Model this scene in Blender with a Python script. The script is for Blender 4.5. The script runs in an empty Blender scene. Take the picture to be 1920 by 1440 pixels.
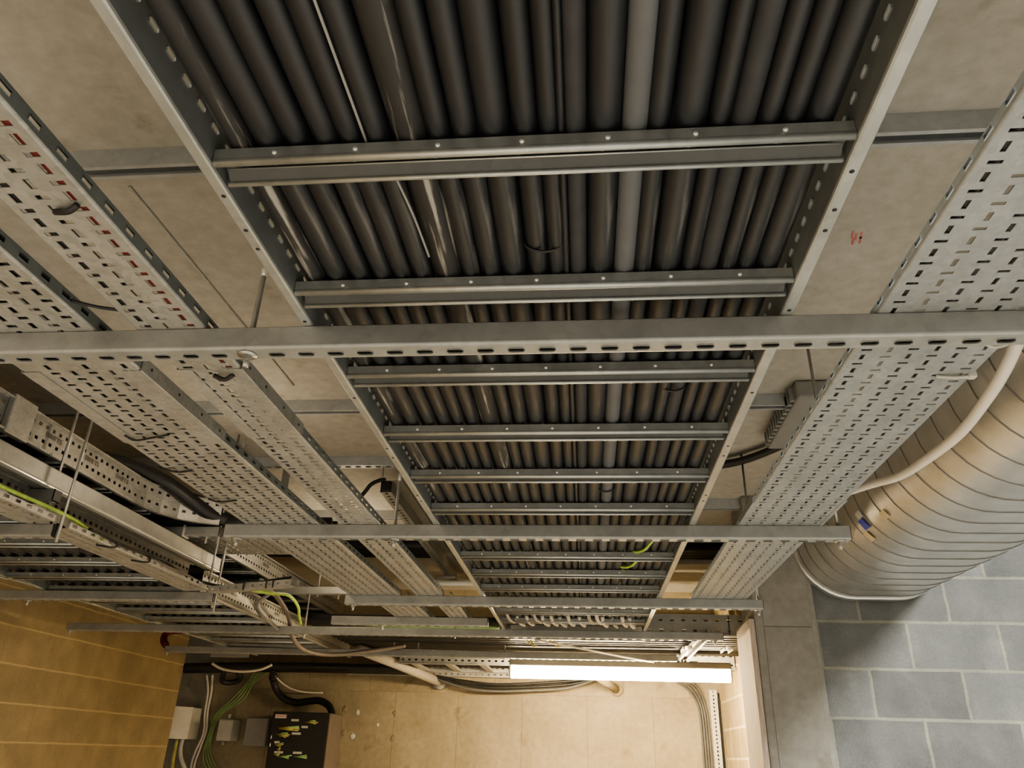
import bpy, bmesh, math, random
from math import sin, cos, pi, atan2, hypot, radians
from mathutils import Vector, Matrix
random.seed(7)
scn = bpy.context.scene
COL = scn.collection
CZ = 1.65                     # eye height above the floor; h = height above the eye


def H(h):
    return CZ + h


# ------------------------------------------------------------------ materials
def nt(name):
    m = bpy.data.materials.new(name)
    m.use_nodes = True
    n = m.node_tree
    return m, n, n.nodes['Principled BSDF']


def noise_mix(n, scale, c1, c2, lo=.35, hi=.65, detail=6, coord='Object', stretch=None):
    tc = n.nodes.new('ShaderNodeTexCoord')
    no = n.nodes.new('ShaderNodeTexNoise')
    no.inputs['Scale'].default_value = scale
    no.inputs['Detail'].default_value = detail
    no.inputs['Roughness'].default_value = .6
    src = tc.outputs[coord]
    if stretch:
        mp = n.nodes.new('ShaderNodeMapping')
        mp.inputs['Scale'].default_value = stretch
        n.links.new(src, mp.inputs['Vector'])
        src = mp.outputs['Vector']
    n.links.new(src, no.inputs['Vector'])
    r = n.nodes.new('ShaderNodeValToRGB')
    r.color_ramp.elements[0].position = lo
    r.color_ramp.elements[1].position = hi
    r.color_ramp.elements[0].color = (*c1, 1)
    r.color_ramp.elements[1].color = (*c2, 1)
    n.links.new(no.outputs['Fac'], r.inputs['Fac'])
    return r.outputs['Color'], no.outputs['Fac']


def mul(n, a, b, fac=1.0, mode='MULTIPLY'):
    x = n.nodes.new('ShaderNodeMix')
    x.data_type = 'RGBA'
    x.blend_type = mode
    x.inputs[0].default_value = fac
    n.links.new(a, x.inputs[6])
    n.links.new(b, x.inputs[7])
    return x.outputs[2]


def plain(name, c, rough=.5, metal=0., var=.15, scale=14, bump=0., stretch=None):
    m, n, b = nt(name)
    c1 = tuple(max(0, v * (1 - var)) for v in c)
    c2 = tuple(min(1, v * (1 + var)) for v in c)
    col, f = noise_mix(n, scale, c1, c2, stretch=stretch)
    n.links.new(col, b.inputs['Base Color'])
    b.inputs['Roughness'].default_value = rough
    b.inputs['Metallic'].default_value = metal
    if bump:
        bp = n.nodes.new('ShaderNodeBump')
        bp.inputs['Strength'].default_value = bump
        bp.inputs['Distance'].default_value = .004
        n.links.new(f, bp.inputs['Height'])
        n.links.new(bp.outputs['Normal'], b.inputs['Normal'])
    return m


def galv(name, c, rough=.42, metal=.65, spang=.22, scale=60):
    """zinc coated steel with a faint spangle"""
    m, n, b = nt(name)
    col, f = noise_mix(n, 9, tuple(v * .78 for v in c), c, .3, .7)
    tc = n.nodes.new('ShaderNodeTexCoord')
    vo = n.nodes.new('ShaderNodeTexVoronoi')
    vo.inputs['Scale'].default_value = scale
    n.links.new(tc.outputs['Object'], vo.inputs['Vector'])
    r = n.nodes.new('ShaderNodeValToRGB')
    r.color_ramp.elements[0].color = (1 - spang,) * 3 + (1,)
    r.color_ramp.elements[1].color = (1, 1, 1, 1)
    n.links.new(vo.outputs['Color'], r.inputs['Fac'])
    n.links.new(mul(n, col, r.outputs['Color']), b.inputs['Base Color'])
    mr = n.nodes.new('ShaderNodeMapRange')
    mr.inputs['To Min'].default_value = rough - .1
    mr.inputs['To Max'].default_value = rough + .12
    n.links.new(f, mr.inputs['Value'])
    n.links.new(mr.outputs['Result'], b.inputs['Roughness'])
    b.inputs['Metallic'].default_value = metal
    return m


def blocks(name, c, var, mortar, bw, rh, msize, plane, squash=.5, bump=.5, stain=None, mort_smooth=.1, bed=None):
    """block work laid on the object's own x (or y) and z axes"""
    m, n, b = nt(name)
    tc = n.nodes.new('ShaderNodeTexCoord')
    sx = n.nodes.new('ShaderNodeSeparateXYZ')
    cx = n.nodes.new('ShaderNodeCombineXYZ')
    n.links.new(tc.outputs['Object'], sx.inputs[0])
    n.links.new(sx.outputs[plane], cx.inputs['X'])
    n.links.new(sx.outputs['Z'], cx.inputs['Y'])
    # slightly wavy joints
    no = n.nodes.new('ShaderNodeTexNoise')
    no.inputs['Scale'].default_value = 9
    no.inputs['Detail'].default_value = 4
    n.links.new(tc.outputs['Object'], no.inputs['Vector'])
    ad = n.nodes.new('ShaderNodeVectorMath')
    ad.operation = 'MULTIPLY_ADD'
    n.links.new(no.outputs['Color'], ad.inputs[0])
    ad.inputs[1].default_value = (.014, .010, 0)
    n.links.new(cx.outputs[0], ad.inputs[2])
    br = n.nodes.new('ShaderNodeTexBrick')
    br.inputs['Scale'].default_value = 1
    br.inputs['Brick Width'].default_value = bw
    br.inputs['Row Height'].default_value = rh
    br.inputs['Mortar Size'].default_value = msize
    br.inputs['Mortar Smooth'].default_value = mort_smooth
    br.inputs['Color1'].default_value = (*[v * (1 - var) for v in c], 1)
    br.inputs['Color2'].default_value = (*[v * (1 + var) for v in c], 1)
    br.inputs['Mortar'].default_value = (*mortar, 1)
    n.links.new(ad.outputs[0], br.inputs['Vector'])
    col, f = noise_mix(n, 5, (.74, .74, .74), (1.08, 1.07, 1.05), .3, .72, 9)
    out = mul(n, br.outputs['Color'], col)
    if bed:
        b2 = n.nodes.new('ShaderNodeTexBrick')
        b2.inputs['Scale'].default_value = 1
        b2.inputs['Brick Width'].default_value = 90
        b2.inputs['Row Height'].default_value = rh
        b2.inputs['Mortar Size'].default_value = .006
        b2.inputs['Mortar Smooth'].default_value = .3
        sh = n.nodes.new('ShaderNodeVectorMath')
        n.links.new(ad.outputs[0], sh.inputs[0]); sh.inputs[1].default_value = (20, 0, 0)
        n.links.new(sh.outputs[0], b2.inputs['Vector'])
        x = n.nodes.new('ShaderNodeMix'); x.data_type = 'RGBA'
        n.links.new(b2.outputs['Fac'], x.inputs[0])
        n.links.new(out, x.inputs[6]); x.inputs[7].default_value = (*bed, 1)
        out = x.outputs[2]
    if stain:
        s, _ = noise_mix(n, 3.1, (1, 1, 1), stain, .5, .62, 8)
        out = mul(n, out, s)
    g, f2 = noise_mix(n, 90, (.86, .86, .86), (1.06, 1.06, 1.06), .3, .7, 3)
    out = mul(n, out, g)
    n.links.new(out, b.inputs['Base Color'])
    b.inputs['Roughness'].default_value = .9
    inv = n.nodes.new('ShaderNodeMath')
    inv.operation = 'SUBTRACT'
    inv.inputs[0].default_value = 1
    n.links.new(br.outputs['Fac'], inv.inputs[1])
    a2 = n.nodes.new('ShaderNodeMath')
    a2.operation = 'MULTIPLY_ADD'
    n.links.new(f2, a2.inputs[0])
    a2.inputs[1].default_value = .35
    n.links.new(inv.outputs[0], a2.inputs[2])
    bp = n.nodes.new('ShaderNodeBump')
    bp.inputs['Strength'].default_value = bump
    bp.inputs['Distance'].default_value = .004
    n.links.new(a2.outputs[0], bp.inputs['Height'])
    n.links.new(bp.outputs['Normal'], b.inputs['Normal'])
    return m


def concrete(name, c, dark, seam=None):
    """cast concrete; seam = (axis, pitch) of the faint shutter joints"""
    m, n, b = nt(name)
    col, f = noise_mix(n, 1.7, dark, c, .28, .68, 9)
    col2, f2 = noise_mix(n, 22, (.84, .83, .8), (1.06, 1.06, 1.06), .3, .7, 6)
    out = mul(n, col, col2)
    col3, _ = noise_mix(n, 5.3, (1, 1, 1), (.72, .68, .6), .6, .72, 10)
    out = mul(n, out, col3)
    if seam:
        tc = n.nodes.new('ShaderNodeTexCoord')
        sx = n.nodes.new('ShaderNodeSeparateXYZ')
        n.links.new(tc.outputs['Object'], sx.inputs[0])
        d = n.nodes.new('ShaderNodeMath'); d.operation = 'DIVIDE'
        n.links.new(sx.outputs[seam[0]], d.inputs[0]); d.inputs[1].default_value = seam[1]
        fr = n.nodes.new('ShaderNodeMath'); fr.operation = 'FRACT'
        n.links.new(d.outputs[0], fr.inputs[0])
        r = n.nodes.new('ShaderNodeValToRGB')
        e = r.color_ramp.elements
        e[0].position = 0; e[0].color = (.62, .58, .5, 1)
        e[1].position = .018; e[1].color = (1, 1, 1, 1)
        n.links.new(fr.outputs[0], r.inputs['Fac'])
        out = mul(n, out, r.outputs['Color'])
    n.links.new(out, b.inputs['Base Color'])
    b.inputs['Roughness'].default_value = .85
    bp = n.nodes.new('ShaderNodeBump')
    bp.inputs['Strength'].default_value = .3
    bp.inputs['Distance'].default_value = .004
    n.links.new(f2, bp.inputs['Height'])
    n.links.new(bp.outputs['Normal'], b.inputs['Normal'])
    return m


M = {}
M['strut'] = galv('galvanised_strut', (.46, .46, .43), .5, .55, .12)
M['ladder'] = galv('galvanised_ladder', (.55, .56, .53), .38, .7, .15)
M['tray'] = galv('galvanised_tray', (.53, .52, .48), .45, .5, .25, 90)
M['tray_r'] = galv('galvanised_tray_cool', (.46, .475, .465), .45, .5, .2, 110)
M['chan'] = galv('ceiling_channel_steel', (.58, .60, .60), .5, .35, .12)
M['side'] = galv('shaded_tray_side_steel', (.30, .325, .32), .5, .5, .15)  # same steel as the tray, weak light on the flanges painted darker
M['side_r'] = galv('lit_tray_side_steel', (.74, .82, .88), .5, .35, .15)  # cool light on the right tray's flange painted in as a paler steel
M['web'] = galv('shaded_rail_web_steel', (.34, .36, .355), .45, .6, .12)  # ladder steel with the web's shade painted into the colour
M['recess'] = galv('shaded_rung_recess', (.095, .096, .092), .5, .4, .12)  # shade inside the rung channel put into a darker steel colour
M['rod'] = galv('zinc_rod', (.55, .54, .5), .35, .8, .1)
M['bright'] = plain('bright_bolt', (.85, .83, .76), .3, .35, .05)
M['darkhole'] = plain('dark_bolt_hole', (.03, .03, .03), .7)
M['cable'] = plain('black_cable', (.019, .0175, .0165), .4, 0, .3, 30, .2, (1, .08, 1))
M['cable_b'] = plain('matt_black_cable', (.014, .0135, .014), .42, 0, .3, 30, .2, (1, .08, 1))
M['cable_l'] = plain('charcoal_cable', (.036, .0365, .039), .55, 0, .12, 30, .1)
M['cable_g'] = plain('grey_cable', (.115, .118, .122), .6, 0, .06, 20)
M['hose'] = plain('black_hose', (.018, .018, .018), .45, 0, .3, 30)
M['black'] = plain('black_plastic', (.015, .015, .016), .5, 0, .2)
M['white_cable'] = plain('white_cable', (.72, .66, .56), .5, 0, .05)
M['white'] = plain('white_plastic', (.54, .52, .46), .5, 0, .06)
M['red'] = plain('red_cable', (.13, .014, .014), .5, 0, .15)
M['green'] = plain('green_cable', (.26, .44, .17), .5, 0, .15)
M['earth'] = plain('green_yellow_cable', (.42, .60, .12), .5, 0, .2, 40)
M['dkgrey'] = plain('dark_grey_cable', (.10, .098, .092), .55, 0, .1)
M['yellow'] = plain('yellow_lead', (.42, .37, .12), .5, 0, .2)
M['greybox'] = plain('grey_enclosure', (.30, .29, .27), .6, 0, .06)
M['palebox'] = plain('pale_enclosure', (.50, .49, .44), .6, 0, .05)
M['cabinet'] = plain('black_cabinet', (.022, .020, .019), .45, .1, .1)
M['cabinet_side'] = plain('brown_grey_cabinet_side', (.16, .135, .115), .55, 0, .08)
M['pipe'] = plain('grey_pipe', (.46, .42, .36), .5, 0, .05)
M['duct'] = galv('duct_steel', (.80, .79, .76), .34, .85, .05, 25)
M['seam'] = plain('duct_seam', (.17, .16, .145), .5, .5, .1)
M['timber'] = plain('sawn_timber', (.55, .46, .37), .8, 0, .22, 22, .4, (6, 6, .5))
M['blue'] = plain('blue_sticker', (.05, .07, .42), .5, 0, .1)
M['orange'] = plain('buff_sticker', (.70, .55, .33), .6, 0, .1)
M['lum_body'] = plain('luminaire_body', (.20, .185, .16), .5, 0, .05)
M['letter'] = plain('stamped_letters', (.22, .20, .17), .6, .3, .1)
M['pink'] = plain('pink_print', (.6, .2, .18), .6)
M['ceil'] = concrete('ceiling_concrete', (.56, .535, .48), (.43, .405, .35))
M['backc'] = concrete('back_wall_concrete', (.335, .285, .195), (.205, .168, .105), ('X', .53))
M['col'] = concrete('column_concrete', (.36, .345, .31), (.27, .255, .22))
M['floor'] = concrete('floor_concrete', (.62, .60, .555), (.52, .50, .46))
M['block'] = blocks('grey_block', (.20, .205, .20), .17, (.32, .32, .265), .43, .2225, .0075, 'X', stain=(1.25, 1.25, 1.22))
M['yblock'] = blocks('painted_yellow_block', (.42, .335, .20), .05, (.36, .28, .155), .42, .2025, .003, 'Y', bump=.3, bed=(.56, .44, .25))
M['yblock2'] = blocks('painted_cream_block', (.48, .385, .21), .08, (.74, .66, .45), .40, .2025, .008, 'Y', bump=.3)
em, en, eb = nt('lit_diffuser')
eb.inputs['Base Color'].default_value = (1, .95, .85, 1)
eb.inputs['Emission Color'].default_value = (1, .775, .47, 1)
eb.inputs['Emission Strength'].default_value = 190
M['lit'] = em


# ------------------------------------------------------------------ mesh helper
class MB:
    def __init__(s):
        s.v, s.f, s.mi, s.sm = [], [], [], []
        s.cur = 0
        s.smooth = False

    def add(s, vs, fs):
        o = len(s.v)
        s.v += [tuple(p) for p in vs]
        for f in fs:
            s.f.append([i + o for i in f]); s.mi.append(s.cur); s.sm.append(s.smooth)

    def quad(s, a, b, c, d):
        s.add([a, b, c, d], [(0, 1, 2, 3)])

    def box(s, x0, x1, y0, y1, z0, z1):
        vs = [(x, y, z) for x in (x0, x1) for y in (y0, y1) for z in (z0, z1)]
        s.add(vs, [(0, 1, 3, 2), (4, 6, 7, 5), (0, 4, 5, 1), (2, 3, 7, 6), (0, 2, 6, 4), (1, 5, 7, 3)])

    def bbox(s, x0, x1, y0, y1, z0, z1, b=.003):
        """box with chamfered edges"""
        bm = bmesh.new()
        bmesh.ops.create_cube(bm, size=1)
        for v in bm.verts:
            v.co = Vector(((x0 + x1) / 2 + v.co.x * (x1 - x0), (y0 + y1) / 2 + v.co.y * (y1 - y0), (z0 + z1) / 2 + v.co.z * (z1 - z0)))
        bmesh.ops.bevel(bm, geom=bm.edges[:], offset=b, segments=2, profile=.5, affect='EDGES')
        s.add([v.co[:] for v in bm.verts], [[v.index for v in f.verts] for f in bm.faces])
        bm.free()

    def tube(s, pts, r, n=10, cap=True):
        pts = [Vector(p) for p in pts]
        rs = r if isinstance(r, (list, tuple)) else [r] * len(pts)
        rings = []
        up = None
        for i, p in enumerate(pts):
            t = (pts[min(i + 1, len(pts) - 1)] - pts[max(i - 1, 0)]).normalized()
            if up is None:
                up = Vector((0, 0, 1)) if abs(t.z) < .9 else Vector((1, 0, 0))
            a = t.cross(up).normalized()
            up = a.cross(t).normalized()
            rings.append([p + (a * cos(2 * pi * k / n) + up * sin(2 * pi * k / n)) * rs[i] for k in range(n)])
        vs = [q for R_ in rings for q in R_]
        fs = [(i * n + k, i * n + (k + 1) % n, (i + 1) * n + (k + 1) % n, (i + 1) * n + k) for i in range(len(pts) - 1) for k in range(n)]
        if cap:
            fs += [tuple(range(n))[::-1], tuple((len(pts) - 1) * n + k for k in range(n))]
        s.smooth = True
        s.add(vs, fs)
        s.smooth = False

    def prism(s, prof, axis, a0, a1, close=True, cap=True):
        """extrude a 2-D profile along an axis: 'X' profile=(y,z), 'Y' profile=(x,z), 'Z' profile=(x,y)"""
        def P(q, a):
            return {'X': (a, q[0], q[1]), 'Y': (q[0], a, q[1]), 'Z': (q[0], q[1], a)}[axis]
        n = len(prof)
        vs = [P(q, a0) for q in prof] + [P(q, a1) for q in prof]
        m = n if close else n - 1
        fs = [(i, (i + 1) % n, (i + 1) % n + n, i + n) for i in range(m)]
        if cap and close:
            fs += [tuple(range(n))[::-1], tuple(range(n, 2 * n))]
        s.add(vs, fs)

    def sheet(s, o, u, v, w, l, holes, depth=0.):
        """flat sheet w along u, l along v, at o; holes = (cu, cv, hu, hv, round) each inside its own cell of
        a band list: holes is a list of bands (u0, u1, [(v0, v1, hole or None)...])"""
        o, u, v = Vector(o), Vector(u), Vector(v)
        nn = u.cross(v).normalized()

        def P(a, b):
            return o + u * a + v * b
        for (u0, u1, cells) in holes:
            for (v0, v1, h) in cells:
                if h is None:
                    s.quad(P(u0, v0), P(u1, v0), P(u1, v1), P(u0, v1)); continue
                cu, cv, hu, hv, rd = h
                angs = [2 * pi * k / rd for k in range(rd)] if rd > 4 else []
                cor = [(u0 - cu, v0 - cv), (u1 - cu, v0 - cv), (u1 - cu, v1 - cv), (u0 - cu, v1 - cv)]
                angs = sorted(set([a % (2 * pi) for a in angs] + [atan2(b, a) % (2 * pi) for a, b in cor] +
                                  ([atan2(b, a) % (2 * pi) for a in (-hu, hu) for b in (-hv, hv)] if rd <= 4 else [])))
                inner, outer = [], []
                for a in angs:
                    ca, sa = cos(a), sin(a)
                    k = min(((u1 - cu) if ca > 0 else (u0 - cu)) / ca if abs(ca) > 1e-9 else 1e9,
                            ((v1 - cv) if sa > 0 else (v0 - cv)) / sa if abs(sa) > 1e-9 else 1e9)
                    outer.append(P(cu + ca * k, cv + sa * k))
                    if rd <= 4:
                        q = min(hu / abs(ca) if abs(ca) > 1e-9 else 1e9, hv / abs(sa) if abs(sa) > 1e-9 else 1e9)
                    else:      # stadium
                        if hu >= hv:
                            q = hv / abs(sa) if abs(sa) > 1e-9 else 1e9
                            if q * abs(ca) > hu - hv:
                                c0 = hu - hv
                                q = c0 * abs(ca) + math.sqrt(max(0, hv * hv - (c0 * sa) ** 2))
                        else:
                            q = hu / abs(ca) if abs(ca) > 1e-9 else 1e9
                            if q * abs(sa) > hv - hu:
                                c0 = hv - hu
                                q = c0 * abs(sa) + math.sqrt(max(0, hu * hu - (c0 * ca) ** 2))
                    inner.append(P(cu + ca * q, cv + sa * q))
                n = len(angs)
                vs = outer + inner
                fs = [(i, (i + 1) % n, n + (i + 1) % n, n + i) for i in range(n)]
                if depth:
                    vs += [p + nn * depth for p in inner]
                    fs += [(n + i, n + (i + 1) % n, 2 * n + (i + 1) % n, 2 * n + i) for i in range(n)]
                s.add(vs, fs)

    def build(s, name, mats, parent=None, loc=None):
        me = bpy.data.meshes.new(name)
        off = Vector(loc) if loc else Vector((0, 0, 0))
        if parent is not None and not loc:
            q = parent
            while q is not None:
                off = off + Vector(q.location)
                q = q.parent
        me.from_pydata([tuple(Vector(p) - off) for p in s.v], [], s.f)
        for m in (mats if isinstance(mats, (list, tuple)) else [mats]):
            me.materials.append(m)
        for p, mi, sm in zip(me.polygons, s.mi, s.sm):
            p.material_index = mi
            p.use_smooth = sm
        me.update()
        o = bpy.data.objects.new(name, me)
        COL.objects.link(o)
        if parent is not None:
            o.parent = parent
        elif loc:
            o.location = off
        return o


def empty(name, loc, label, cat, group=None):
    e = bpy.data.objects.new(name, None)
    COL.objects.link(e)
    e.location = loc
    e['label'] = label
    e['category'] = cat
    if group:
        e['group'] = group
    return e


def tag(o, label, cat, group=None):
    o['label'] = label
    o['category'] = cat
    if group:
        o['group'] = group
    return o


def centre(mb):
    xs = [p[0] for p in mb.v]; ys = [p[1] for p in mb.v]; zs = [p[2] for p in mb.v]
    return ((min(xs) + max(xs)) / 2, (min(ys) + max(ys)) / 2, min(zs))


def single(name, mb, mat, label, cat, group=None):
    return tag(mb.build(name, mat, loc=centre(mb)), label, cat, group)


def struct(name, mb, mat, loc=None):
    o = mb.build(name, mat, loc=loc or centre(mb))
    o['kind'] = 'structure'
    return o


def spline(pts, n=8):
    P = [Vector(p) for p in pts]
    out = []
    for i in range(len(P) - 1):
        p0, p1, p2, p3 = P[max(i - 1, 0)], P[i], P[i + 1], P[min(i + 2, len(P) - 1)]
        for k in range(n):
            t = k / n
            out.append(.5 * ((2 * p1) + (p2 - p0) * t + (2 * p0 - 5 * p1 + 4 * p2 - p3) * t * t + (3 * p1 - p0 - 3 * p2 + p3) * t ** 3))
    out.append(P[-1])
    return out


# ------------------------------------------------------------------ room shell
XL, YB, XI, YW, HC = -3.30, 6.70, 1.085, 4.05, 1.30
b = MB(); b.box(-4.6, 3.6, -3.0, 7.0, -.1, 0); struct('floor', b, M['floor'], (0, 0, 0))
b = MB(); b.box(-4.6, 3.6, -3.0, 7.0, H(HC), H(HC) + .2); struct('ceiling', b, M['ceil'], (0, 0, H(HC)))
b = MB(); b.box(XL - .2, XL, -3.0, 6.33, 0, H(HC)); struct('wall_left', b, M['yblock'], (XL, 4.66 - .21, H(-.005)))
b = MB(); b.box(-4.6, XI + .2, YB, YB + .2, 0, H(HC))
struct('wall_back', b, M['backc'], (0, YB, H(0)))
b = MB(); b.box(XI, XI + .2, YW + .2, YB, 0, H(HC)); struct('wall_inner', b, M['yblock2'], (XI, 5.45, H(.03)))
b = MB(); b.box(1.0, 3.6, YW, YW + .2, 0, H(HC)); struct('wall_right', b, M['block'], (1.165, YW, H(.21) - .2225 * 4))
b = MB(); b.box(3.6, 3.8, -3.0, YW + .2, 0, H(HC)); struct('wall_side', b, M['block'])
b = MB()
b.bbox(.85, 1.155, YW - .025, YW + .30, 0, H(HC), .012)
struct('column', b, M['col'])
b = MB(); b.bbox(.890, 1.128, YW - .030, YW - .01, 0, H(.617), .004); b.bbox(.890, 1.128, YW - .030, YW - .01, H(.621), H(HC), .004)
struct('trim_2', b, M['col'])
b = MB(); b.bbox(.822, .849, YW - .02, YW + .34, 0, H(.655), .003); struct('trim_1', b, M['timber'])
b = MB(); b.box(-4.6, XI, YB - .012, YB + .01, H(.455), H(.60)); struct('trim_3', b, M['backc'], (.3, YB, H(.5)))

# ------------------------------------------------------------------ ceiling channels
def ceiling_channel(x0, x1, y, hh, label, perf=False):
    mb = MB()
    z0, z1 = H(HC - hh), H(HC) - .0005
    w = .045
    mb.quad((x0, y, z0), (x1, y, z0), (x1, y, z1), (x0, y, z1))
    mb.quad((x0, y + w, z0), (x1, y + w, z0), (x1, y + w, z1), (x0, y + w, z1))
    mb.quad((x0, y, z1), (x1, y, z1), (x1, y + w, z1), (x0, y + w, z1))
    for x in (x0, x1):
        mb.quad((x, y, z0), (x, y + w, z0), (x, y + w, z1), (x, y, z1))
    if perf:
        n = int((x1 - x0) / .05)
        p = (x1 - x0) / n
        cells = [(k * p, (k + 1) * p, ((w / 2), (k + .5) * p, .009, .015, 8)) for k in range(n)]
        mb.sheet((x0, y + w, z0), (0, -1, 0), (1, 0, 0), w, x1 - x0, [(0, w, cells)], -.002)
        cells = [(k * p, (k + 1) * p, (hh / 2, (k + .5) * p, .006, .013, 8)) for k in range(n)]
    else:
        for ya, yb in ((y, y + .011), (y + w - .011, y + w)):
            mb.quad((x0, ya, z0), (x1, ya, z0), (x1, yb, z0), (x0, yb, z0))
            yi = yb if ya == y else ya
            mb.quad((x0, yi, z0), (x1, yi, z0), (x1, yi, z0 + .008), (x0, yi, z0 + .008))
    single('ceiling_channel', mb, M['chan'], label, 'channel')


ceiling_channel(-2.9, .98, 1.30, .055, 'steel channel across the concrete ceiling above the nearest rungs')
ceiling_channel(-2.9, .98, 2.74, .050, 'steel channel across the ceiling just behind the long slotted strut')
ceiling_channel(-2.9, -.62, 3.40, .045, 'perforated steel channel across the ceiling left of the wide cable ladder', True)
ceiling_channel(.40, .98, 4.08, .055, 'short steel channel on the ceiling beside the right perforated tray, far end')
ceiling_channel(.38, 1.0, 4.75, .06, 'dark-shadowed ceiling channel between wide ladder and right tray, middle one')
ceiling_channel(.38, 1.0, 5.35, .06, 'ceiling channel between wide ladder and right tray, farthest one')
ceiling_channel(-2.9, -.55, 4.30, .05, 'farthest steel channel across the ceiling over the left trays')

# black cable clipped across the ceiling by the right tray
b = MB()
for k, (dy, dh) in enumerate(((0, 0), (.022, .006), (.042, .0))):
    b.tube(spline([(.30, 3.42 + dy, H(1.262 + dh)), (.56, 3.42 + dy, H(1.258 + dh)), (.72, 3.38 + dy, H(1.262)), (.86, 3.2 + dy, H(1.262)), (.95, 3.0 + dy, H(1.262))]), .013, 8)
single('cable_bundle', b, M['hose'], 'black cables bundled across the ceiling between wide ladder and right tray', 'cable')
b = MB()
for k in range(4):
    b.tube([(-2.8, 4.98 + k * .07, H(1.262)), (-.2, 4.99 + k * .07, H(1.258)), (1.07, 5.0 + k * .07, H(1.262))], .034, 8)
single('cable_bundle', b, M['hose'], 'black cable bundle across the ceiling above the far strut ends', 'cable')
b = MB(); b.bbox(.80, .93, 2.62, 3.15, H(1.225), H(1.298), .01)
o = empty('cable_box', (.86, 2.9, H(1.225)), 'dark slotted box on the ceiling peeking out left of the right tray', 'box')
b.build('body', M['greybox'], o)
b = MB()
for k in range(12):
    y = 2.66 + k * .04
    b.box(.785, .81, y, y + .016, H(1.232), H(1.285))
b.build('slat', M['strut'], o)
b = MB(); b.tube([(-1.161, 1.43, H(HC) - .003), (-1.142, 2.6, H(HC) - .003)], .004, 8)
single('conduit', b, M['ceil'], 'thin straight conduit line running along the ceiling left of the wide ladder', 'conduit')

# ------------------------------------------------------------------ support struts
def strut(name, x0, x1, y, hb, label, parent=None, w=.041, hh=.041, pitch=.05, x_ref=0., end=True, group=None, cat='strut', slot=True):
    """41 mm slotted channel, open side up, slotted web down"""
    z0, z1 = H(hb), H(hb + hh)
    c = .005
    root = empty(name, ((x0 + x1) / 2, y + w / 2, z0), label, cat, group)
    mb = MB()
    # sides, rounded shoulders, return lips
    for ys, sg in ((y, 1), (y + w, -1)):
        mb.prism([(ys, z1 - .002), (ys, z0 + c)], 'X', x0, x1, close=False)
        mb.prism([(ys, z1 - .002), (ys + sg * .002, z1), (ys + sg * .010, z1)], 'X', x0, x1, close=False)
        mb.smooth = True
        mb.prism([(ys, z0 + c), (ys + sg * c * .12, z0 + c * .5), (ys + sg * c * .5, z0 + c * .12), (ys + sg * c, z0)], 'X', x0, x1, close=False)
        mb.smooth = False
    # bottom web with slots
    k0 = math.floor((x0 - x_ref) / pitch) + 1
    cells = []
    x = x0
    L = x1 - x0
    k = k0
    while True:
        c0 = x_ref + k * pitch - pitch / 2
        c1 = c0 + pitch
        if c1 > x1 - .004:
            break
        if c0 > x0 + .004:
            if x < c0 - 1e-6:
                cells.append((x - x0, c0 - x0, None))
            cells.append((c0 - x0, c1 - x0, ((w - 2 * c) / 2, (c0 + c1) / 2 - x0, .0062, .0140, 16)))
            x = c1
        k += 1
    if x < x1:
        cells.append((x - x0, L, None))
    mb.sheet((x0, y + w - c, z0), (0, -1, 0), (1, 0, 0), w - 2 * c, L, [(0, w - 2 * c, cells if slot else [(0, L, None)])], -.0025)
    mb.build('channel', M['strut'], root)
    for xe in ([x0, x1] if end else []):
        e = MB()
        e.bbox(xe - .003, xe + .003, y + .002, y + w - .002, z0 + .002, z1 - .001, .001)
        e.build('end_cap', M['hose'], root)
    return root


def hexnut(mb, x, y, z0, z1, r=.0085):
    mb.prism([(x + r * cos(k * pi / 3), y + r * sin(k * pi / 3)) for k in range(6)], 'Z', z0, z1)


def nut_part(root, x, y, hb, washer=.016):
    mb = MB()
    mb.tube([(x, y, H(hb) - .003), (x, y, H(hb))], washer, 18)
    hexnut(mb, x, y, H(hb) - .012, H(hb) - .003)
    mb.tube([(x, y, H(hb) - .024), (x, y, H(hb) - .002)], .005, 8)
    mb.build('fixing_nut', M['rod'], root)


def rod(x, y, h0, h1, label, group=None, r=.005, tip=False):
    """threaded hanger rod"""
    mb = MB()
    n = max(2, int((h1 - h0) / .0035)) if r > .004 and (h1 - h0) < .3 else 2
    z0, z1 = H(h0), H(h1)
    if n > 2:
        pts = [(x, y, z0 + (z1 - z0) * i / n) for i in range(n + 1)]
        mb.tube(pts, [r * (1 if i % 2 else .86) for i in range(n + 1)], 10)
    else:
        mb.tube([(x, y, z0), (x, y, z1)], r, 10)
    root = empty('threaded_rod', (x, y, z0), label, 'rod', group)
    mb.build('shank', M['rod'], root)
    if tip:
        t = MB(); t.tube([(x, y, z1 - .022), (x, y, z1 + .004)], r * 1.08, 10); t.build('cut_end', M['bright'], root)
    return root


Y1, Y2, Y3, Y4, Y5 = 1.043, 2.235, 3.385, 4.345, 5.36
HB = .59
s1 = strut('support_strut', -1.30, .92, Y1, HB, 'long slotted steel strut crossing the whole picture, nearest of the struts', x_ref=-.1045 + .0)
nut_part(s1, -.556, Y1 + .02, HB)
s2 = strut('support_strut', -1.125, .772, Y2, HB, 'slotted strut ending in front of the round duct, second from the viewer', x_ref=-.11)
nut_part(s2, -.585, Y2 + .02, HB)
nut_part(s2, .745, Y2 + .02, HB)
nut_part(s2, -1.09, Y2 + .02, HB)
s3 = strut('support_strut', -1.075, .757, Y3, HB, 'slotted strut whose right end meets the concrete column', x_ref=-.11)
nut_part(s3, .742, Y3 + .02, HB)
nut_part(s3, -1.04, Y3 + .02, HB)
s4 = strut('support_strut', -3.03, .742, Y4, HB, 'long strut from the yellow wall to above the lit strip light', x_ref=-.11)
nut_part(s4, -3.02, Y4 + .02, HB)
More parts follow.
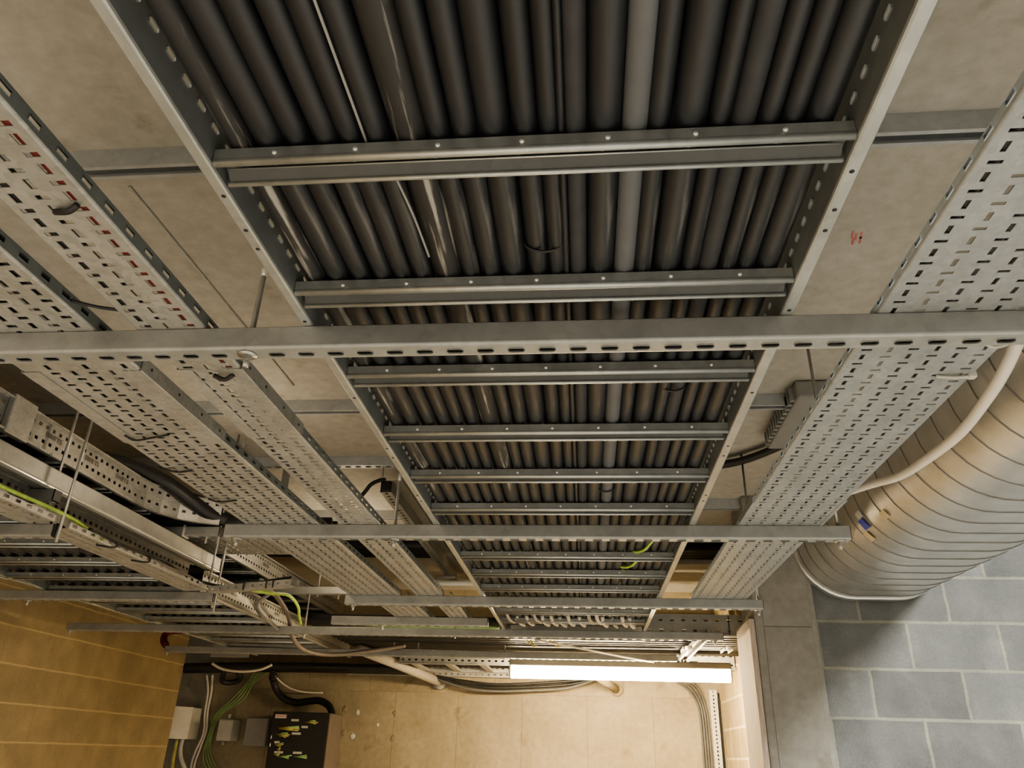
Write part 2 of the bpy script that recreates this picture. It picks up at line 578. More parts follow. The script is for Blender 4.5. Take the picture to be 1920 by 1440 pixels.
nut_part(s4, -1.60, Y4 + .02, HB)
nut_part(s4, .70, Y4 + .02, HB)
s5 = strut('support_strut', -2.96, .60, Y5, HB, 'farthest long strut, starting at the red cable end by the yellow wall', x_ref=-.11)
nut_part(s5, -2.95, Y5 + .02, HB)
s6 = strut('support_strut', -1.32, -.50, 3.97, HB, 'short strut between third and fourth struts under the far left trays', x_ref=-.11)
nut_part(s6, -1.05, 3.99, HB)
sl2 = strut('support_strut', -3.2, -1.70, Y2, HB, 'short strut at the left picture edge under the lower left ladder, with black end cap', x_ref=-.11)
sl3 = strut('support_strut', -3.2, -1.68, Y3 - .03, HB, 'left strut under the lower left ladder, ending at the small tray joint', x_ref=-.11)
nut_part(sl3, -2.59, Y3, HB)
nut_part(sl3, -1.66 - .03, Y3, HB)
su4 = strut('support_strut', -2.6, -1.36, Y4 + .01, .814, 'upper strut held by rods above the long strut, left of the wide tray', x_ref=-.11)
nut_part(su4, -1.43, Y4 + .03, .814)
su3 = strut('support_strut', -2.6, -1.58, 3.09, .820, 'upper strut with white tie, left of the second strut\'s end', x_ref=-.11)
sub = strut('bracket', -1.90, -1.735, Y2, .708, 'short dark bracket at the foot of the left hanger rod', x_ref=-.11, cat='bracket')
nut_part(sub, -1.752, Y2 + .02, .708)

rod(-.556, Y1 + .020, .597, .768, 'short threaded rod standing up from the nearest strut, left of wide ladder', tip=True)
rod(-.585, Y2 + .020, .597, .80, 'thin threaded rod standing on the second strut beside the wide ladder', tip=True)
rod(-1.752, Y2 + .020, .70, HC, 'left one of the pair of hanger rods below the wide tray, with bracket')
rod(-1.69, Y2 + .020, .575, HC, 'right one of the pair of hanger rods below the wide tray, to strut end')
rod(-1.675, Y3 - .01, .545, HC, 'hanger rod beside the cut end of the pale trunking bar')
rod(-1.72, Y3 - .01, .60, HC, 'hanger rod just left of the one at the small tray joint')
rod(-1.64, 3.11, .79, HC, 'left rod of the pair at the second strut\'s left end')
rod(-1.585, 3.11, .79, HC, 'right rod of the pair at the second strut\'s left end')
rod(.745, Y2 + .020, .58, HC, 'hanger rod at the second strut\'s end in front of the duct')
rod(.742, Y3 + .020, .58, HC, 'hanger rod at the right end of the third strut, before the column')
rod(-1.60, Y4 + .020, .57, .83, 'rod hanging between the upper left strut and the long strut')
rod(-1.556, Y4 + .03, .80, HC, 'hanger rod above the upper left strut end')
rod(-1.43, Y4 + .03, .80, .88, 'short rod end poking out of the upper left strut')
rod(-.73, Y4 + .020, .58, .70, 'dark rod between third and fourth struts, left of wide ladder end')
rod(-.55, Y5 + .020, .57, .75, 'rod above the left end of the strip light')
rod(-1.32, Y5 + .02, .60, .76, 'left of two short rods above the grey pipe')
rod(-1.15, Y5 + .02, .60, .76, 'right of two short rods above the grey pipe')
mb = MB(); mb.bbox(-1.535, -1.520, 3.05, 3.054, H(.95), H(HC), .001)
single('hanger_strip', mb, M['strut'], 'flat hanger strip between the two left trays, nearer one', 'hanger')
mb = MB(); mb.bbox(-1.515, -1.475, 3.50, 3.504, H(1.165), H(HC), .001)
single('hanger_strip', mb, M['strut'], 'flat hanger strip between the two left trays, farther and broader one', 'hanger')


# ------------------------------------------------------------------ cable ladders
def ladder_rail(x, side, y0, y1, hb, height, pitch_slots, name_parent, mat, rows, flange=.018, holes=()):
    """vertical web at x, flanges pointing to side (+1/-1); rows = list of (height, half length, half height)"""
    mb = MB()
    z0 = H(hb)
    u = (0, 0, 1)
    L = y1 - y0
    n = int(L / pitch_slots)
    p = L / n
    bands = []
    zc = .004
    last = zc
    for (hc, hl, hv) in rows:
        a, b_ = hc - hv - .004, hc + hv + .004
        if a > last:
            bands.append((last, a, [(0, L, None)]))
        bands.append((a, b_, [(k * p, (k + 1) * p, (hc, (k + .5) * p, hv, hl, 8 if holes else 4)) for k in range(n)]))
        last = b_
    bands.append((last, height - .003, [(0, L, None)]))
    mb.cur = 2 if holes else 0
    mb.sheet((x, y0, z0), u, (0, 1, 0), height, L, bands, .002 * side)
    mb.cur = 0
    # bottom flange with rounded heel and upturned lip, top flange
    mb.prism([(x, z0 + .004), (x + side * .0012, z0 + .0012), (x + side * .004, z0), (x + side * (flange - .002), z0), (x + side * flange, z0 + .002), (x + side * flange, z0 + .008)], 'Y', y0, y1, close=False)
    mb.prism([(x, z0 + height - .003), (x + side * .003, z0 + height), (x + side * flange, z0 + height), (x + side * flange, z0 + height - .007)], 'Y', y0, y1, close=False)
    mb.smooth = False
    mb.cur = 1
    for yh in holes:
        xm = x + side * flange * .5
        mb.tube([(xm, yh, z0 - .0005), (xm, yh, z0 + .001)], .0032, 8)
    return mb.build('side_rail', [mat, M['darkhole'], M['web']], name_parent)


def rung(x0, x1, y, hb, parent, mat, rivets=.1, detail=True, w=.044, hh=.022):
    """inverted channel rung: front and back walls with rolled lips, recessed top plate, rivet heads"""
    mb = MB()
    z0, z1 = H(hb), H(hb + hh)
    mb.quad((x0, y, z0 + .003), (x1, y, z0 + .003), (x1, y, z1), (x0, y, z1))
    mb.quad((x0, y + w, z0 + .002), (x1, y + w, z0 + .002), (x1, y + w, z1), (x0, y + w, z1))
    mb.quad((x0, y, z1), (x1, y, z1), (x1, y + w, z1), (x0, y + w, z1))
    mb.tube([(x0, y + .005, z0 + .005), (x1, y + .005, z0 + .005)], .0056, 12)
    mb.tube([(x0 + .004, y + w - .003, z0 + .002), (x1 - .004, y + w - .003, z0 + .002)], .0034, 10)
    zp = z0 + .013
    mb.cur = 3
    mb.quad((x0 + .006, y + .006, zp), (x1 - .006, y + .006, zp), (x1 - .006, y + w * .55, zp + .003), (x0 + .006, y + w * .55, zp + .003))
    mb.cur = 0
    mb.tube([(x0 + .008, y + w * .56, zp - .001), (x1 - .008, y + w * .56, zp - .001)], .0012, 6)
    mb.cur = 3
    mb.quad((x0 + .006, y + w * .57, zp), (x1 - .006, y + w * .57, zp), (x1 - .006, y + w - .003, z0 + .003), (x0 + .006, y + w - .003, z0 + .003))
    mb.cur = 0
    if rivets:
        n = int((x1 - x0) / rivets)
        off = ((x1 - x0) - (n - 1) * rivets) / 2
        for k in range(n):
            xr = x0 + off + k * rivets
            mb.cur = 1
            mb.tube([(xr, y - .0018, z0 + .013), (xr, y + .001, z0 + .013)], [.0025, .0036], 10)
            if detail:
                mb.tube([(xr - .006, y + .0185, zp - .0012), (xr - .006, y + .0185, zp + .003)], [.0024, .0034], 8)
                mb.cur = 2
                mb.tube([(xr - .004, y + w * .73, zp - .0028), (xr - .004, y + w * .73, zp + .002)], [.0026, .0026], 8)
        mb.cur = 0
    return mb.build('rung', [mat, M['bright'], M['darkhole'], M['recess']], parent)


ML = empty('cable_ladder', (-.065, 1.9, H(.631)), 'wide steel cable ladder overhead carrying a full bed of black cables', 'cable ladder')
XR0, XR1 = -.443, .312
BH = (.72, .79, .832, 1.03, 1.325, 1.60, 1.66, 1.95, 2.0)
ladder_rail(XR0, -1, -.5, 4.40, .631, .105, .0365, ML, M['ladder'], [(.047, .0095, .0040), (.085, .0095, .004)], .018, BH)
ladder_rail(XR1, 1, -.5, 4.40, .631, .105, .0365, ML, M['ladder'], [(.047, .0095, .0040), (.085, .0095, .004)], .020, BH)
RY = [.663 + .2865 * k for k in range(13)]
for k, y in enumerate(RY):
    rung(XR0 + .001, XR1 - .001, y, .633, ML, M['ladder'], .1, k < 5)
# ------------------------------------------------------------------ cables in the wide ladder
edges = [-.430, -.398, -.357, -.322, -.289, -.257, -.226, -.179, -.151, -.120, -.0785, -.0475, -.0225, -.0155, .009, .0515, .0815, .107, .1515, .1765, .2055, .2305, .258, .296]
clab = {0: ('dusty black cable hard against the ladder\'s left rail, streaked with white', 'cable_b'),
        6: ('thick black cable with pale scuffs, wider than its neighbours, left half of ladder', 'cable'),
        9: ('flat-looking broad black cable left of the ladder\'s centre', 'cable'),
        12: ('very thin black cable squeezed between two thick ones at ladder centre', 'cable_b'),
        13: ('dusty brownish cable right of the very thin one at ladder centre', 'cable_l'),
        14: ('broad black cable directly left of the pale grey cable', 'cable'),
        15: ('pale grey cable, the lightest one in the wide ladder', 'cable_g'),
        16: ('slim black cable directly right of the pale grey cable', 'cable'),
        17: ('broad black cable, second to the right of the pale grey cable', 'cable'),
        18: ('black cable immediately left of the charcoal grey cable', 'cable_b'),
        19: ('charcoal grey cable, second lightest, in the right part of the ladder', 'cable_l'),
        20: ('black cable immediately right of the charcoal grey cable', 'cable'),
        21: ('black cable second from the ladder\'s right rail', 'cable_b'),
        22: ('broad black cable lying against the ladder\'s right rail', 'cable')}
ordl = ['', 'second', 'third', 'fourth', 'fifth', 'sixth']
# streaky black sheath with pale drag marks
m, n, bs = nt('scuffed_cable')
c1, f1 = noise_mix(n, 60, (.03, .029, .028), (.34, .32, .28), .56, .66, 5, stretch=(1, .05, 1))
n.links.new(c1, bs.inputs['Base Color']); bs.inputs['Roughness'].default_value = .45
M['scuff'] = m
for key, cd, cl in (('cable', (.014, .0152, .018), (.13, .125, .115)), ('cable_b', (.0105, .0115, .014), (.09, .088, .085))):
    m, n, bs = nt('black_cable_sheath')
    c1, f1 = noise_mix(n, 45, cd, cl, .59, .74, 6, stretch=(1, .07, 1))
    n.links.new(c1, bs.inputs['Base Color']); bs.inputs['Roughness'].default_value = .38; bs.inputs['Specular IOR Level'].default_value = .75
    M[key] = m
for i in range(23):
    a, c = edges[i], edges[i + 1]
    r = (c - a) / 2 + .0010
    if i in clab:
        lab, mk = clab[i]
    elif i < 6:
        lab, mk = 'black power cable, %s from the left rail inside the wide ladder' % ordl[i], ('cable' if i % 2 else 'cable_b')
    elif i in (7, 8):
        lab, mk = 'black cable, %s to the right of the scuffed thick cable' % ('first' if i == 7 else 'second'), 'cable'
    else:
        lab, mk = 'black cable, %s to the right of the flat-looking broad cable' % ('first' if i == 10 else 'second'), 'cable_b'
    if i in (0, 6):
        mk = 'scuff'
    pts = []
    ph = random.random() * 6
    zb = H(.6565)
    for k in range(50):
        y = -.5 + 5.05 * k / 49
        sagk = .0015 * sin(y * 21.8 + 1.2)
        dx = .0011 * sin(1.7 * y + ph) * (1 if i not in (0, 22) else .3)
        zz = zb + r + abs(sagk)
        if y > 4.2:
            zz += 0.55 * (y - 4.2) ** 2
        pts.append((( a + c) / 2 + dx, y, zz))
    mb = MB()
    mb.tube(pts, r, 16)
    single('power_cable', mb, M[mk], lab, 'cable', 'cables in the wide ladder')
# cable ties over pairs
for (x0, x1, y, r, lab) in ((-.0785, -.0225, .888, .0135, 'black tie around two cables before the second rung'), (.156, .205, 1.36, .013, 'black tie around a black and the charcoal cable'), (.04, .085, 1.99, .015, 'black tie hanging below the pale grey cable')):
    mb = MB()
    xm = (x0 + x1) / 2
    mb.tube(spline([(x0 - .002, y, H(.685)), (x0 + .002, y, H(.662)), (xm, y + .002, H(.654)), (x1 - .002, y, H(.662)), (x1 + .002, y, H(.685))], 5), .0022, 8)
    single('cable_tie', mb, M['hose'], lab, 'cable tie')
# thin bare wires lying along the cables
for (x, y0, y1, lab) in ((-.258, -.4, .67, 'thin pale wire along the cables in front of the nearest rung'), (-.226, .70, .9, 'thin pale wire along the cables behind the nearest rung')):
    mb = MB(); mb.tube(spline([(x - .01, y0, H(.6585)), (x, (y0 + y1) / 2, H(.6585)), (x + .004, y1, H(.6585))]), .0018, 6)
    single('bare_wire', mb, M['greybox'], lab, 'wire')
# yellow-green tails
for j, (x, y, lab) in enumerate(((.20, 2.62, 'green earth cable tail hanging at the ladder\'s right rail behind second strut'), (.17, 2.86, 'pair of yellow green tails hanging between far rungs'), (.215, 3.05, 'single yellow green tail beside the right rail, farther on'))):
    mb = MB()
    mb.tube(spline([(x - .03, y + .06, H(.66)), (x - .01, y + .03, H(.652)), (x + .01, y - .01, H(.652)), (x + .03, y - .07, H(.665))]), .005, 8)
    single('earth_cable', mb, M['earth'], lab, 'cable')


# ------------------------------------------------------------------ perforated trays
def tray_mesh(x0, x1, y0, y1, hb, ncol, fl, yref=0., pitch=.05, lip=.006, sw=.0048, sl=.0094, detail=4, flange_slots=True, both=True, fh=None):
    """perforated bottom with alternating lengthwise and crosswise slots, two slotted flanges with lips"""
    mb = MB()
    z = H(hb)
    W = x1 - x0
    L = y1 - y0
    m_ = .004
    cw = (W - 2 * m_) / ncol
    bands = []
    n = max(1, int(L / pitch))
    rest = L - n * pitch
    for c in range(ncol):
        u0 = m_ + c * cw
        cells = []
        v = 0.
        off = 0 if c % 2 else .5
        st = (yref + off * pitch - y0) % pitch
        if st > 1e-6:
            cells.append((0, st, None))
        v = st
        while v + pitch <= L + 1e-9:
            cells.append((v, v + pitch * .56, (u0 + cw / 2, v + pitch * .28, sw, sl, detail)))
            cells.append((v + pitch * .56, v + pitch, (u0 + cw / 2, v + pitch * .78, min(sl, cw * .36), sw * .9, detail)))
            v += pitch
        if v < L - 1e-6:
            cells.append((v, L, None))
        bands.append((u0, u0 + cw, cells))
    mb.sheet((x0, y0, z), (1, 0, 0), (0, 1, 0), W, L, bands, .0015)
    c = .004
    for xs, sg in ((x0, 1), (x1, -1)):
        mb.smooth = True
        mb.prism([(xs + sg * m_, z), (xs + sg * .0012, z + .0012), (xs, z + c)], 'Y', y0, y1, close=False)
        mb.smooth = False
        hc = (fl + c) / 2
        mb.cur = 1
        if flange_slots:
            nn = int(L / pitch)
            p = L / nn
            cells = [(k * p, (k + 1) * p, (hc - c, (k + .5) * p, min(.0045, (fl - c) * .32), .010, detail)) for k in range(nn)]
        else:
            cells = [(0, L, None)]
        mb.sheet((xs, y0, z + c), (0, 0, 1), (0, 1, 0), fl - c, L, [(0, fl - c, cells)], .0012 * (1 if sg > 0 else -1))
        mb.prism([(xs, z + fl), (xs + sg * lip, z + fl), (xs + sg * lip, z + fl - .003)], 'Y', y0, y1, close=False)
        mb.cur = 0
    return mb


RT = empty('cable_tray', (.573, 2.0, H(.631)), 'broad perforated steel tray on the right, beside the round duct', 'cable tray')
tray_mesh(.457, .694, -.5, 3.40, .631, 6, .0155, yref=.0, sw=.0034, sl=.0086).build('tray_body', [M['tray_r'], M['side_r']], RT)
for q in ((.455, .465, 2.02, 2.22, .6305, .648), (.686, .697, 2.00, 2.24, .6295, .65)):
    mb = MB(); mb.bbox(*q[:4], H(q[4]), H(q[5]), .001)
    mb.build('coupler', M['tray_r'], RT)

LT = empty('cable_tray', (-.69, 2.0, H(.631)), 'narrow perforated tray with red cable inside, left of the wide ladder', 'cable tray')
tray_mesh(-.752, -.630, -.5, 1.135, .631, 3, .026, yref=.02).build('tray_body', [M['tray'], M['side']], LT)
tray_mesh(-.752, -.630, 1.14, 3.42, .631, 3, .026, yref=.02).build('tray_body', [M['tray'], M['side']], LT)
for xs, sg in ((-.7535, -1), (-.6285, 1)):
    mb = MB()
    mb.prism([(xs - sg * .028, H(.6292)), (xs - sg * .028, H(.6304)), (xs, H(.6304)), (xs, H(.659)), (xs + sg * .0015, H(.659)), (xs + sg * .0015, H(.6305)), (xs, H(.6292))], 'Y', 1.19, 1.52)
    mb.cur = 1
    for y in (1.22, 1.30, 1.40, 1.49):
        mb.tube([(xs + sg * .002, y, H(.646)), (xs, y, H(.646))], .0035, 8)
    mb.build('coupler', [M['tray'], M['darkhole']], LT)

WT = empty('cable_tray', (-.945, 2.0, H(.631)), 'wide perforated tray at left, farthest left of the flat trays', 'cable tray')
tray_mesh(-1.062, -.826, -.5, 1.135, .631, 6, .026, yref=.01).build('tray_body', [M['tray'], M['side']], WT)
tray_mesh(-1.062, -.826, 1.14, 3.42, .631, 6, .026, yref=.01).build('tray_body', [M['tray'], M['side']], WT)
for xs, sg in ((-1.0635, -1), (-.8245, 1)):
    mb = MB()
    mb.prism([(xs - sg * .036, H(.6292)), (xs - sg * .036, H(.6304)), (xs, H(.6304)), (xs, H(.659)), (xs + sg * .0015, H(.659)), (xs + sg * .0015, H(.6305)), (xs, H(.6292))], 'Y', 1.19, 1.55)
    mb.cur = 1
    for y in (1.22, 1.33, 1.43, 1.52):
        mb.tube([(xs + sg * .002, y, H(.646)), (xs, y, H(.646))], .0035, 8)
    mb.build('coupler', [M['tray'], M['darkhole']], WT)

# tee piece of the upper ladder
TT = empty('tray_tee', (-1.6, 3.4, H(.862)), 'perforated tee piece under the upper strut, left of the wide tray', 'cable tray')
tray_mesh(-1.905, -1.25, 3.135, 3.60, .862, 16, .026, yref=.0, flange_slots=False).build('tray_body', [M['tray'], M['side']], TT)
mb = MB(); mb.bbox(-1.742, -1.734, 3.084, 3.136, H(.816), H(.866), .001)
single('cable_tie', mb, M['white'], 'white tie around the upper strut left of the second strut', 'cable tie')

# far continuations of the two left trays past the third strut
for (x0, x1, nc, lab) in ((-.985, -.80, 5, 'far length of the wide left tray, between third and fourth struts'), (-.70, -.60, 3, 'far length of the narrow tray beside the ladder end')):
    e = empty('cable_tray', ((x0 + x1) / 2, 3.9, H(.631)), lab, 'cable tray')
    tray_mesh(x0, x1, 3.43, 4.30, .631, nc, .026, yref=.0).build('tray_body', [M['tray'], M['side']], e)

# small tray clipped along the lower left ladder
ST = empty('cable_tray', (-1.75, 2.8, H(.631)), 'small slotted tray beside the lower left ladder, lit bright along its edge', 'cable tray')
tray_mesh(-1.815, -1.685, 1.3, 2.215, .631, 3, .020, yref=.0).build('tray_body', [M['tray'], M['tray']], ST)
tray_mesh(-1.815, -1.685, 2.29, 3.33, .631, 3, .020, yref=.0).build('tray_body', [M['tray'], M['tray']], ST)
# crossing piece to the right
mb = MB()
y0_, x0_, x1_ = 3.26, -1.66, -1.22
d = Vector((x1_ - x0_, -.17, 0)); L_ = d.length; d.normalize()
nrm = Vector((d.y, -d.x, 0))
cells = [(k * L_ / 10, (k + 1) * L_ / 10, (.012, (k + .5) * L_ / 10, .004, .008, 6)) for k in range(10)]
mb.sheet((x0_, y0_, H(.612)), (0, 0, 1), d, .026, L_, [(0, .026, cells)], .002)
bk = Vector((x0_, y0_, H(.612))) - nrm * .05
mb.quad((x0_, y0_, H(.612)), Vector((x0_, y0_, H(.612))) + d * L_, bk + d * L_, bk)
mb.quad(bk, bk + d * L_, bk + d * L_ + Vector((0, 0, .03)), bk + Vector((0, 0, .03)))
single('cable_tray', mb, M['tray'], 'short slanted tray crossing from the small tray towards the right, with ties', 'cable tray')
for i, t in enumerate((.45, .72, .80)):
    p = Vector((x0_, y0_, H(.624))) + d * (L_ * t)
    mb = MB(); mb.tube(spline([p + nrm * .003 + Vector((0, 0, .02)), p + nrm * .006, p + nrm * .003 + Vector((0, 0, -.018))], 5), .003, 6)
    single('cable_tie', mb, M['hose'], ['black tie nearest the left joint of the short slanted tray', 'middle black tie on the short slanted tray', 'last black tie on the short slanted tray'][i], 'cable tie')

# high U channel between the narrow tray and the ladder
HT = empty('cable_channel', (-.95, 4.5, H(1.15)), 'perforated U channel high between narrow tray and wide ladder', 'cable channel')
mb = MB()
hx0, hx1, hy0, hy1, hz = -1.000, -.945, 3.50, 5.6, 1.15
Lh = hy1 - hy0
nh = 44
cells = [(k * Lh / nh, (k + 1) * Lh / nh, (.0275, (k + .5) * Lh / nh, .010, .013, 8)) for k in range(nh)]
mb.sheet((hx0, hy0, H(hz)), (1, 0, 0), (0, 1, 0), .055, Lh, [(0, .055, cells)], .002)
for xs in (hx0, hx1):
    mb.quad((xs, hy0, H(hz)), (xs, hy1, H(hz)), (xs, hy1, H(hz + .06)), (xs, hy0, H(hz + .06)))
mb.prism([(hx1, H(hz + .06)), (hx1 + .05, H(hz + .06)), (hx1 + .05, H(hz + .10))], 'Y', hy0, hy1, close=False)
mb.build('channel', M['strut'], HT)
mb = MB(); mb.bbox(hx0 + .002, hx1 - .002, hy0 - .006, hy0 + .03, H(hz + .004), H(hz + .058), .004); mb.build('end_clamp', M['hose'], HT)
rod(-.975, 3.425, 1.20, HC - .04, 'bright hanger rod from the perforated ceiling channel to the high U channel')
mb = MB(); mb.tube(spline([(-.975, 3.49, H(1.21)), (-1.0, 3.48, H(1.205)), (-1.04, 3.47, H(1.18)), (-1.07, 3.48, H(1.145)), (-1.10, 3.5, H(1.12))]), .010, 8)
single('cable', mb, M['hose'], 'black cable leaving the near end of the high U channel', 'cable')

# cables lying in the flat trays
def lay(name, pts, r, mat, lab, cat='cable', group=None, n=10):
    mb = MB(); mb.tube(spline(pts, 6), r, n)
    return single(name, mb, mat, lab, cat, group)


lay('fire_cable', [(-.652, -.5, H(.645)), (-.650, .7, H(.645)), (-.653, 1.1, H(.645)), (-.652, 1.30, H(.645))], .0125, M['red'], 'red cable inside the narrow left tray, showing through its slots')
lay('tray_cable', [(-.731, -.5, H(.646)), (-.728, .9, H(.646)), (-.730, 2.0, H(.646)), (-.729, 3.3, H(.646))], .0135, M['hose'], 'black cable inside the narrow left tray along its left edge')
for i, x in enumerate((-1.038, -1.001, -.963, -.887, -.850)):
    lay('tray_cable', [(x, -.5, H(.648)), (x + .002, 1.2, H(.648)), (x - .002, 2.2, H(.648)), (x, 3.3, H(.648))], .0155, M['hose'],
        ['black cable lying along the left side inside the wide left tray', 'black cable lying along the right side inside the wide left tray'][i // 3], 'cable', ['left cables inside wide tray', 'right cables inside wide tray'][i // 3], 8)
for i, x in enumerate((.482, .557, .633)):
    lay('tray_cable', [(x, -.5, H(.645)), (x + .003, 1.2, H(.645)), (x - .003, 2.2, H(.645)), (x, 3.38, H(.645))], .0125, M['cable_l'] if i % 2 else M['hose'],
        'dark cable lying inside the broad right tray, showing through its slots', 'cable', 'cables inside the right tray', 8)

# ties and small hooks on trays
lay('cable_tie', [(.63, 1.262, H(.6285)), (.66, 1.263, H(.626)), (.69, 1.263, H(.628))], .003, M['white'], 'white cable tie across the right tray\'s outer edge')
mb = MB(); mb.bbox(.684, .698, 1.256, 1.270, H(.624), H(.636), .002)
single('tie_head', mb, M['white'], 'square white tie head at the right tray\'s outer edge', 'cable tie')
lay('cable_tie', [(.655, 1.14, H(.629)), (.675, 1.15, H(.625)), (.698, 1.15, H(.63)), (.70, 1.13, H(.637))], .0028, M['white'], 'pale tie loop on the right tray beside the nearest strut')
lay('cable_tie', [(-.69, .735, H(.6285)), (-.665, .727, H(.622)), (-.650, .722, H(.628))], .0045, M['hose'], 'black tie tail on the narrow tray near the picture\'s left edge')
lay('cable_tie', [(-.69, 1.21, H(.6275)), (-.67, 1.215, H(.621)), (-.652, 1.21, H(.628))], .0045, M['hose'], 'black tie tail on the narrow tray just behind the nearest strut')
lay('cable_tie', [(-1.035, 1.50, H(.6285)), (-1.02, 1.52, H(.624)), (-.97, 1.505, H(.624)), (-.93, 1.50, H(.6285))], .0025, M['hose'], 'dark wire tie across the wide tray, nearer of three')
lay('cable_tie', [(-1.058, 1.72, H(.6285)), (-1.03, 1.735, H(.624)), (-.99, 1.735, H(.6285))], .0025, M['hose'], 'dark wire tie across the wide tray, middle of three')
lay('cable_tie', [(-1.058, 1.97, H(.6285)), (-1.03, 1.985, H(.624)), (-.98, 1.985, H(.6285))], .0025, M['hose'], 'dark wire tie across the wide tray, farthest of three')
lay('drop_wire', [(-.828, .97, H(.645)), (-.79, .985, H(.641)), (-.752, 1.0, H(.642))], .0028, M['hose'], 'short black cable bridging the two left trays near the strut')

# ------------------------------------------------------------------ round-cornered spiral duct
DU = empty('air_duct', (1.445, 1.8, H(.755)), 'large spiral-seamed steel air duct on the right above the block wall', 'duct')
dcx0, dcx1, dch, dr = 1.345, 1.55, 1.02, .265


def duct_prof(r, n=20):
    P = []
    for k in range(n + 1):
        a = pi / 2 + pi * k / n
        P.append((dcx0 + r * cos(a), H(dch) + r * sin(a)))
    for k in range(n + 1):
        a = -pi / 2 + pi * k / n
        P.append((dcx1 + r * cos(a), H(dch) + r * sin(a)))
    return P


mb = MB(); mb.smooth = True
mb.prism(duct_prof(dr), 'Y', -.4, YW - .03, cap=False)
mb.build('duct_shell', M['duct'], DU)
mb = MB()
yy = -.3
while yy < YW - .06:
    mb.smooth = True
    P0, P1 = duct_prof(dr + .0003), duct_prof(dr + .003)
    for (pa, ya, pb, yb) in ((P0, yy - .0028, P1, yy), (P1, yy, P0, yy + .0028)):
        n2 = len(pa)
        mb.add([(q[0], ya, q[1]) for q in pa] + [(q[0], yb, q[1]) for q in pb], [(i, (i + 1) % n2, (i + 1) % n2 + n2, i + n2) for i in range(n2)])
    yy += .128
mb.build('spiral_seam', M['seam'], DU)
mb = MB(); mb.smooth = True
P0, P1 = duct_prof(dr), duct_prof(dr + .008)
for (pa, ya, pb, yb) in ((P0, YW - .075, P1, YW - .07), (P1, YW - .07, P1, YW - .028), (P1, YW - .028, P0, YW - .028)):
    n2 = len(pa)
    mb.add([(q[0], ya, q[1]) for q in pa] + [(q[0], yb, q[1]) for q in pb], [(i, (i + 1) % n2, (i + 1) % n2 + n2, i + n2) for i in range(n2)])
mb.build('end_collar', M['duct'], DU)


def sticker(y, a0, a1, w, mat, lab):
    mb = MB()
    r = dr + .006
    pts = []
    for k in range(7):
        a = a0 + (a1 - a0) * k / 6
        pts.append((dcx0 + r * cos(a), H(dch) + r * sin(a)))
    mb.add([(q[0], y, q[1]) for q in pts] + [(q[0], y + w, q[1]) for q in pts], [(k, k + 1, k + 8, k + 7) for k in range(6)])
    return single('duct_sticker', mb, mat, lab, 'sticker')


sticker(3.03, radians(202), radians(208), .055, M['white'], 'white sticker on the duct above the blue one')
sticker(3.05, radians(208.5), radians(218), .05, M['blue'], 'small blue sticker on the duct beside the second strut\'s end')
sticker(2.86, radians(214), radians(221), .045, M['orange'], 'buff sticker on the duct right of the blue one')
sticker(3.10, radians(219), radians(228), .045, M['orange'], 'buff sticker on the duct just below the blue one')

mb = MB()
wp = spline([(.735, .95, H(.80)), (.745, 1.10, H(.715)), (.76, 1.228, H(.672)), (.76, 1.29, H(.646)), (.762, 1.359, H(.631)), (.762, 1.483, H(.612)), (.76, 1.642, H(.615)), (.755, 1.794, H(.627)), (.735, 1.926, H(.65)), (.705, 2.06, H(.668)), (.66, 2.15, H(.672))], 6)
nW = len(wp)
mb.tube(wp, [.0125 - .0035 * i / nW for i in range(nW)], 12)
single('flexible_cable', mb, M['white_cable'], 'thick cream flexible cable drooping between right tray and duct', 'cable')

# ------------------------------------------------------------------ left tiers: two more cable ladders
def big_rail(x, side, y0, y1, hb, height, parent, mat, pitch=.0345, flange=.020):
    return ladder_rail(x, side, y0, y1, hb, height, pitch, parent, mat, [(height * .36, .0075, .006), (height * .80, .0075, .006)], flange)


L3 = empty('cable_ladder', (-2.14, 3.6, H(.631)), 'lower left cable ladder running along the yellow wall', 'cable ladder')
big_rail(-1.824, 1, 1.2, 3.36, .633, .124, L3, M['tray'], .034)
big_rail(-1.790, 1, 3.44, 5.9, .633, .112, L3, M['tray'], .036)
big_rail(-2.50, -1, 1.2, 5.9, .633, .112, L3, M['ladder'], .05)
y = 2.52 - .285 * 4
while y < 5.9:
    rung(-2.499, -1.825 if y < 3.4 else -1.791, y, .634, L3, M['ladder'], .15 if y < 3.3 else 0, False)
    y += .285
for i in range(11):
    x = -2.46 + i * .058
    r = .026
    lay('power_cable', [(x, 1.2, H(.66) + r), (x + .004, 2.4, H(.66) + r), (x - .004, 3.8, H(.66) + r), (x + .01, 5.0, H(.66) + r), (x + .015, 5.85, H(.67) + r)], r, M['cable'],
        'brownish black cable bedded in the lower left ladder', 'cable', 'cables in the lower left ladder', 12)

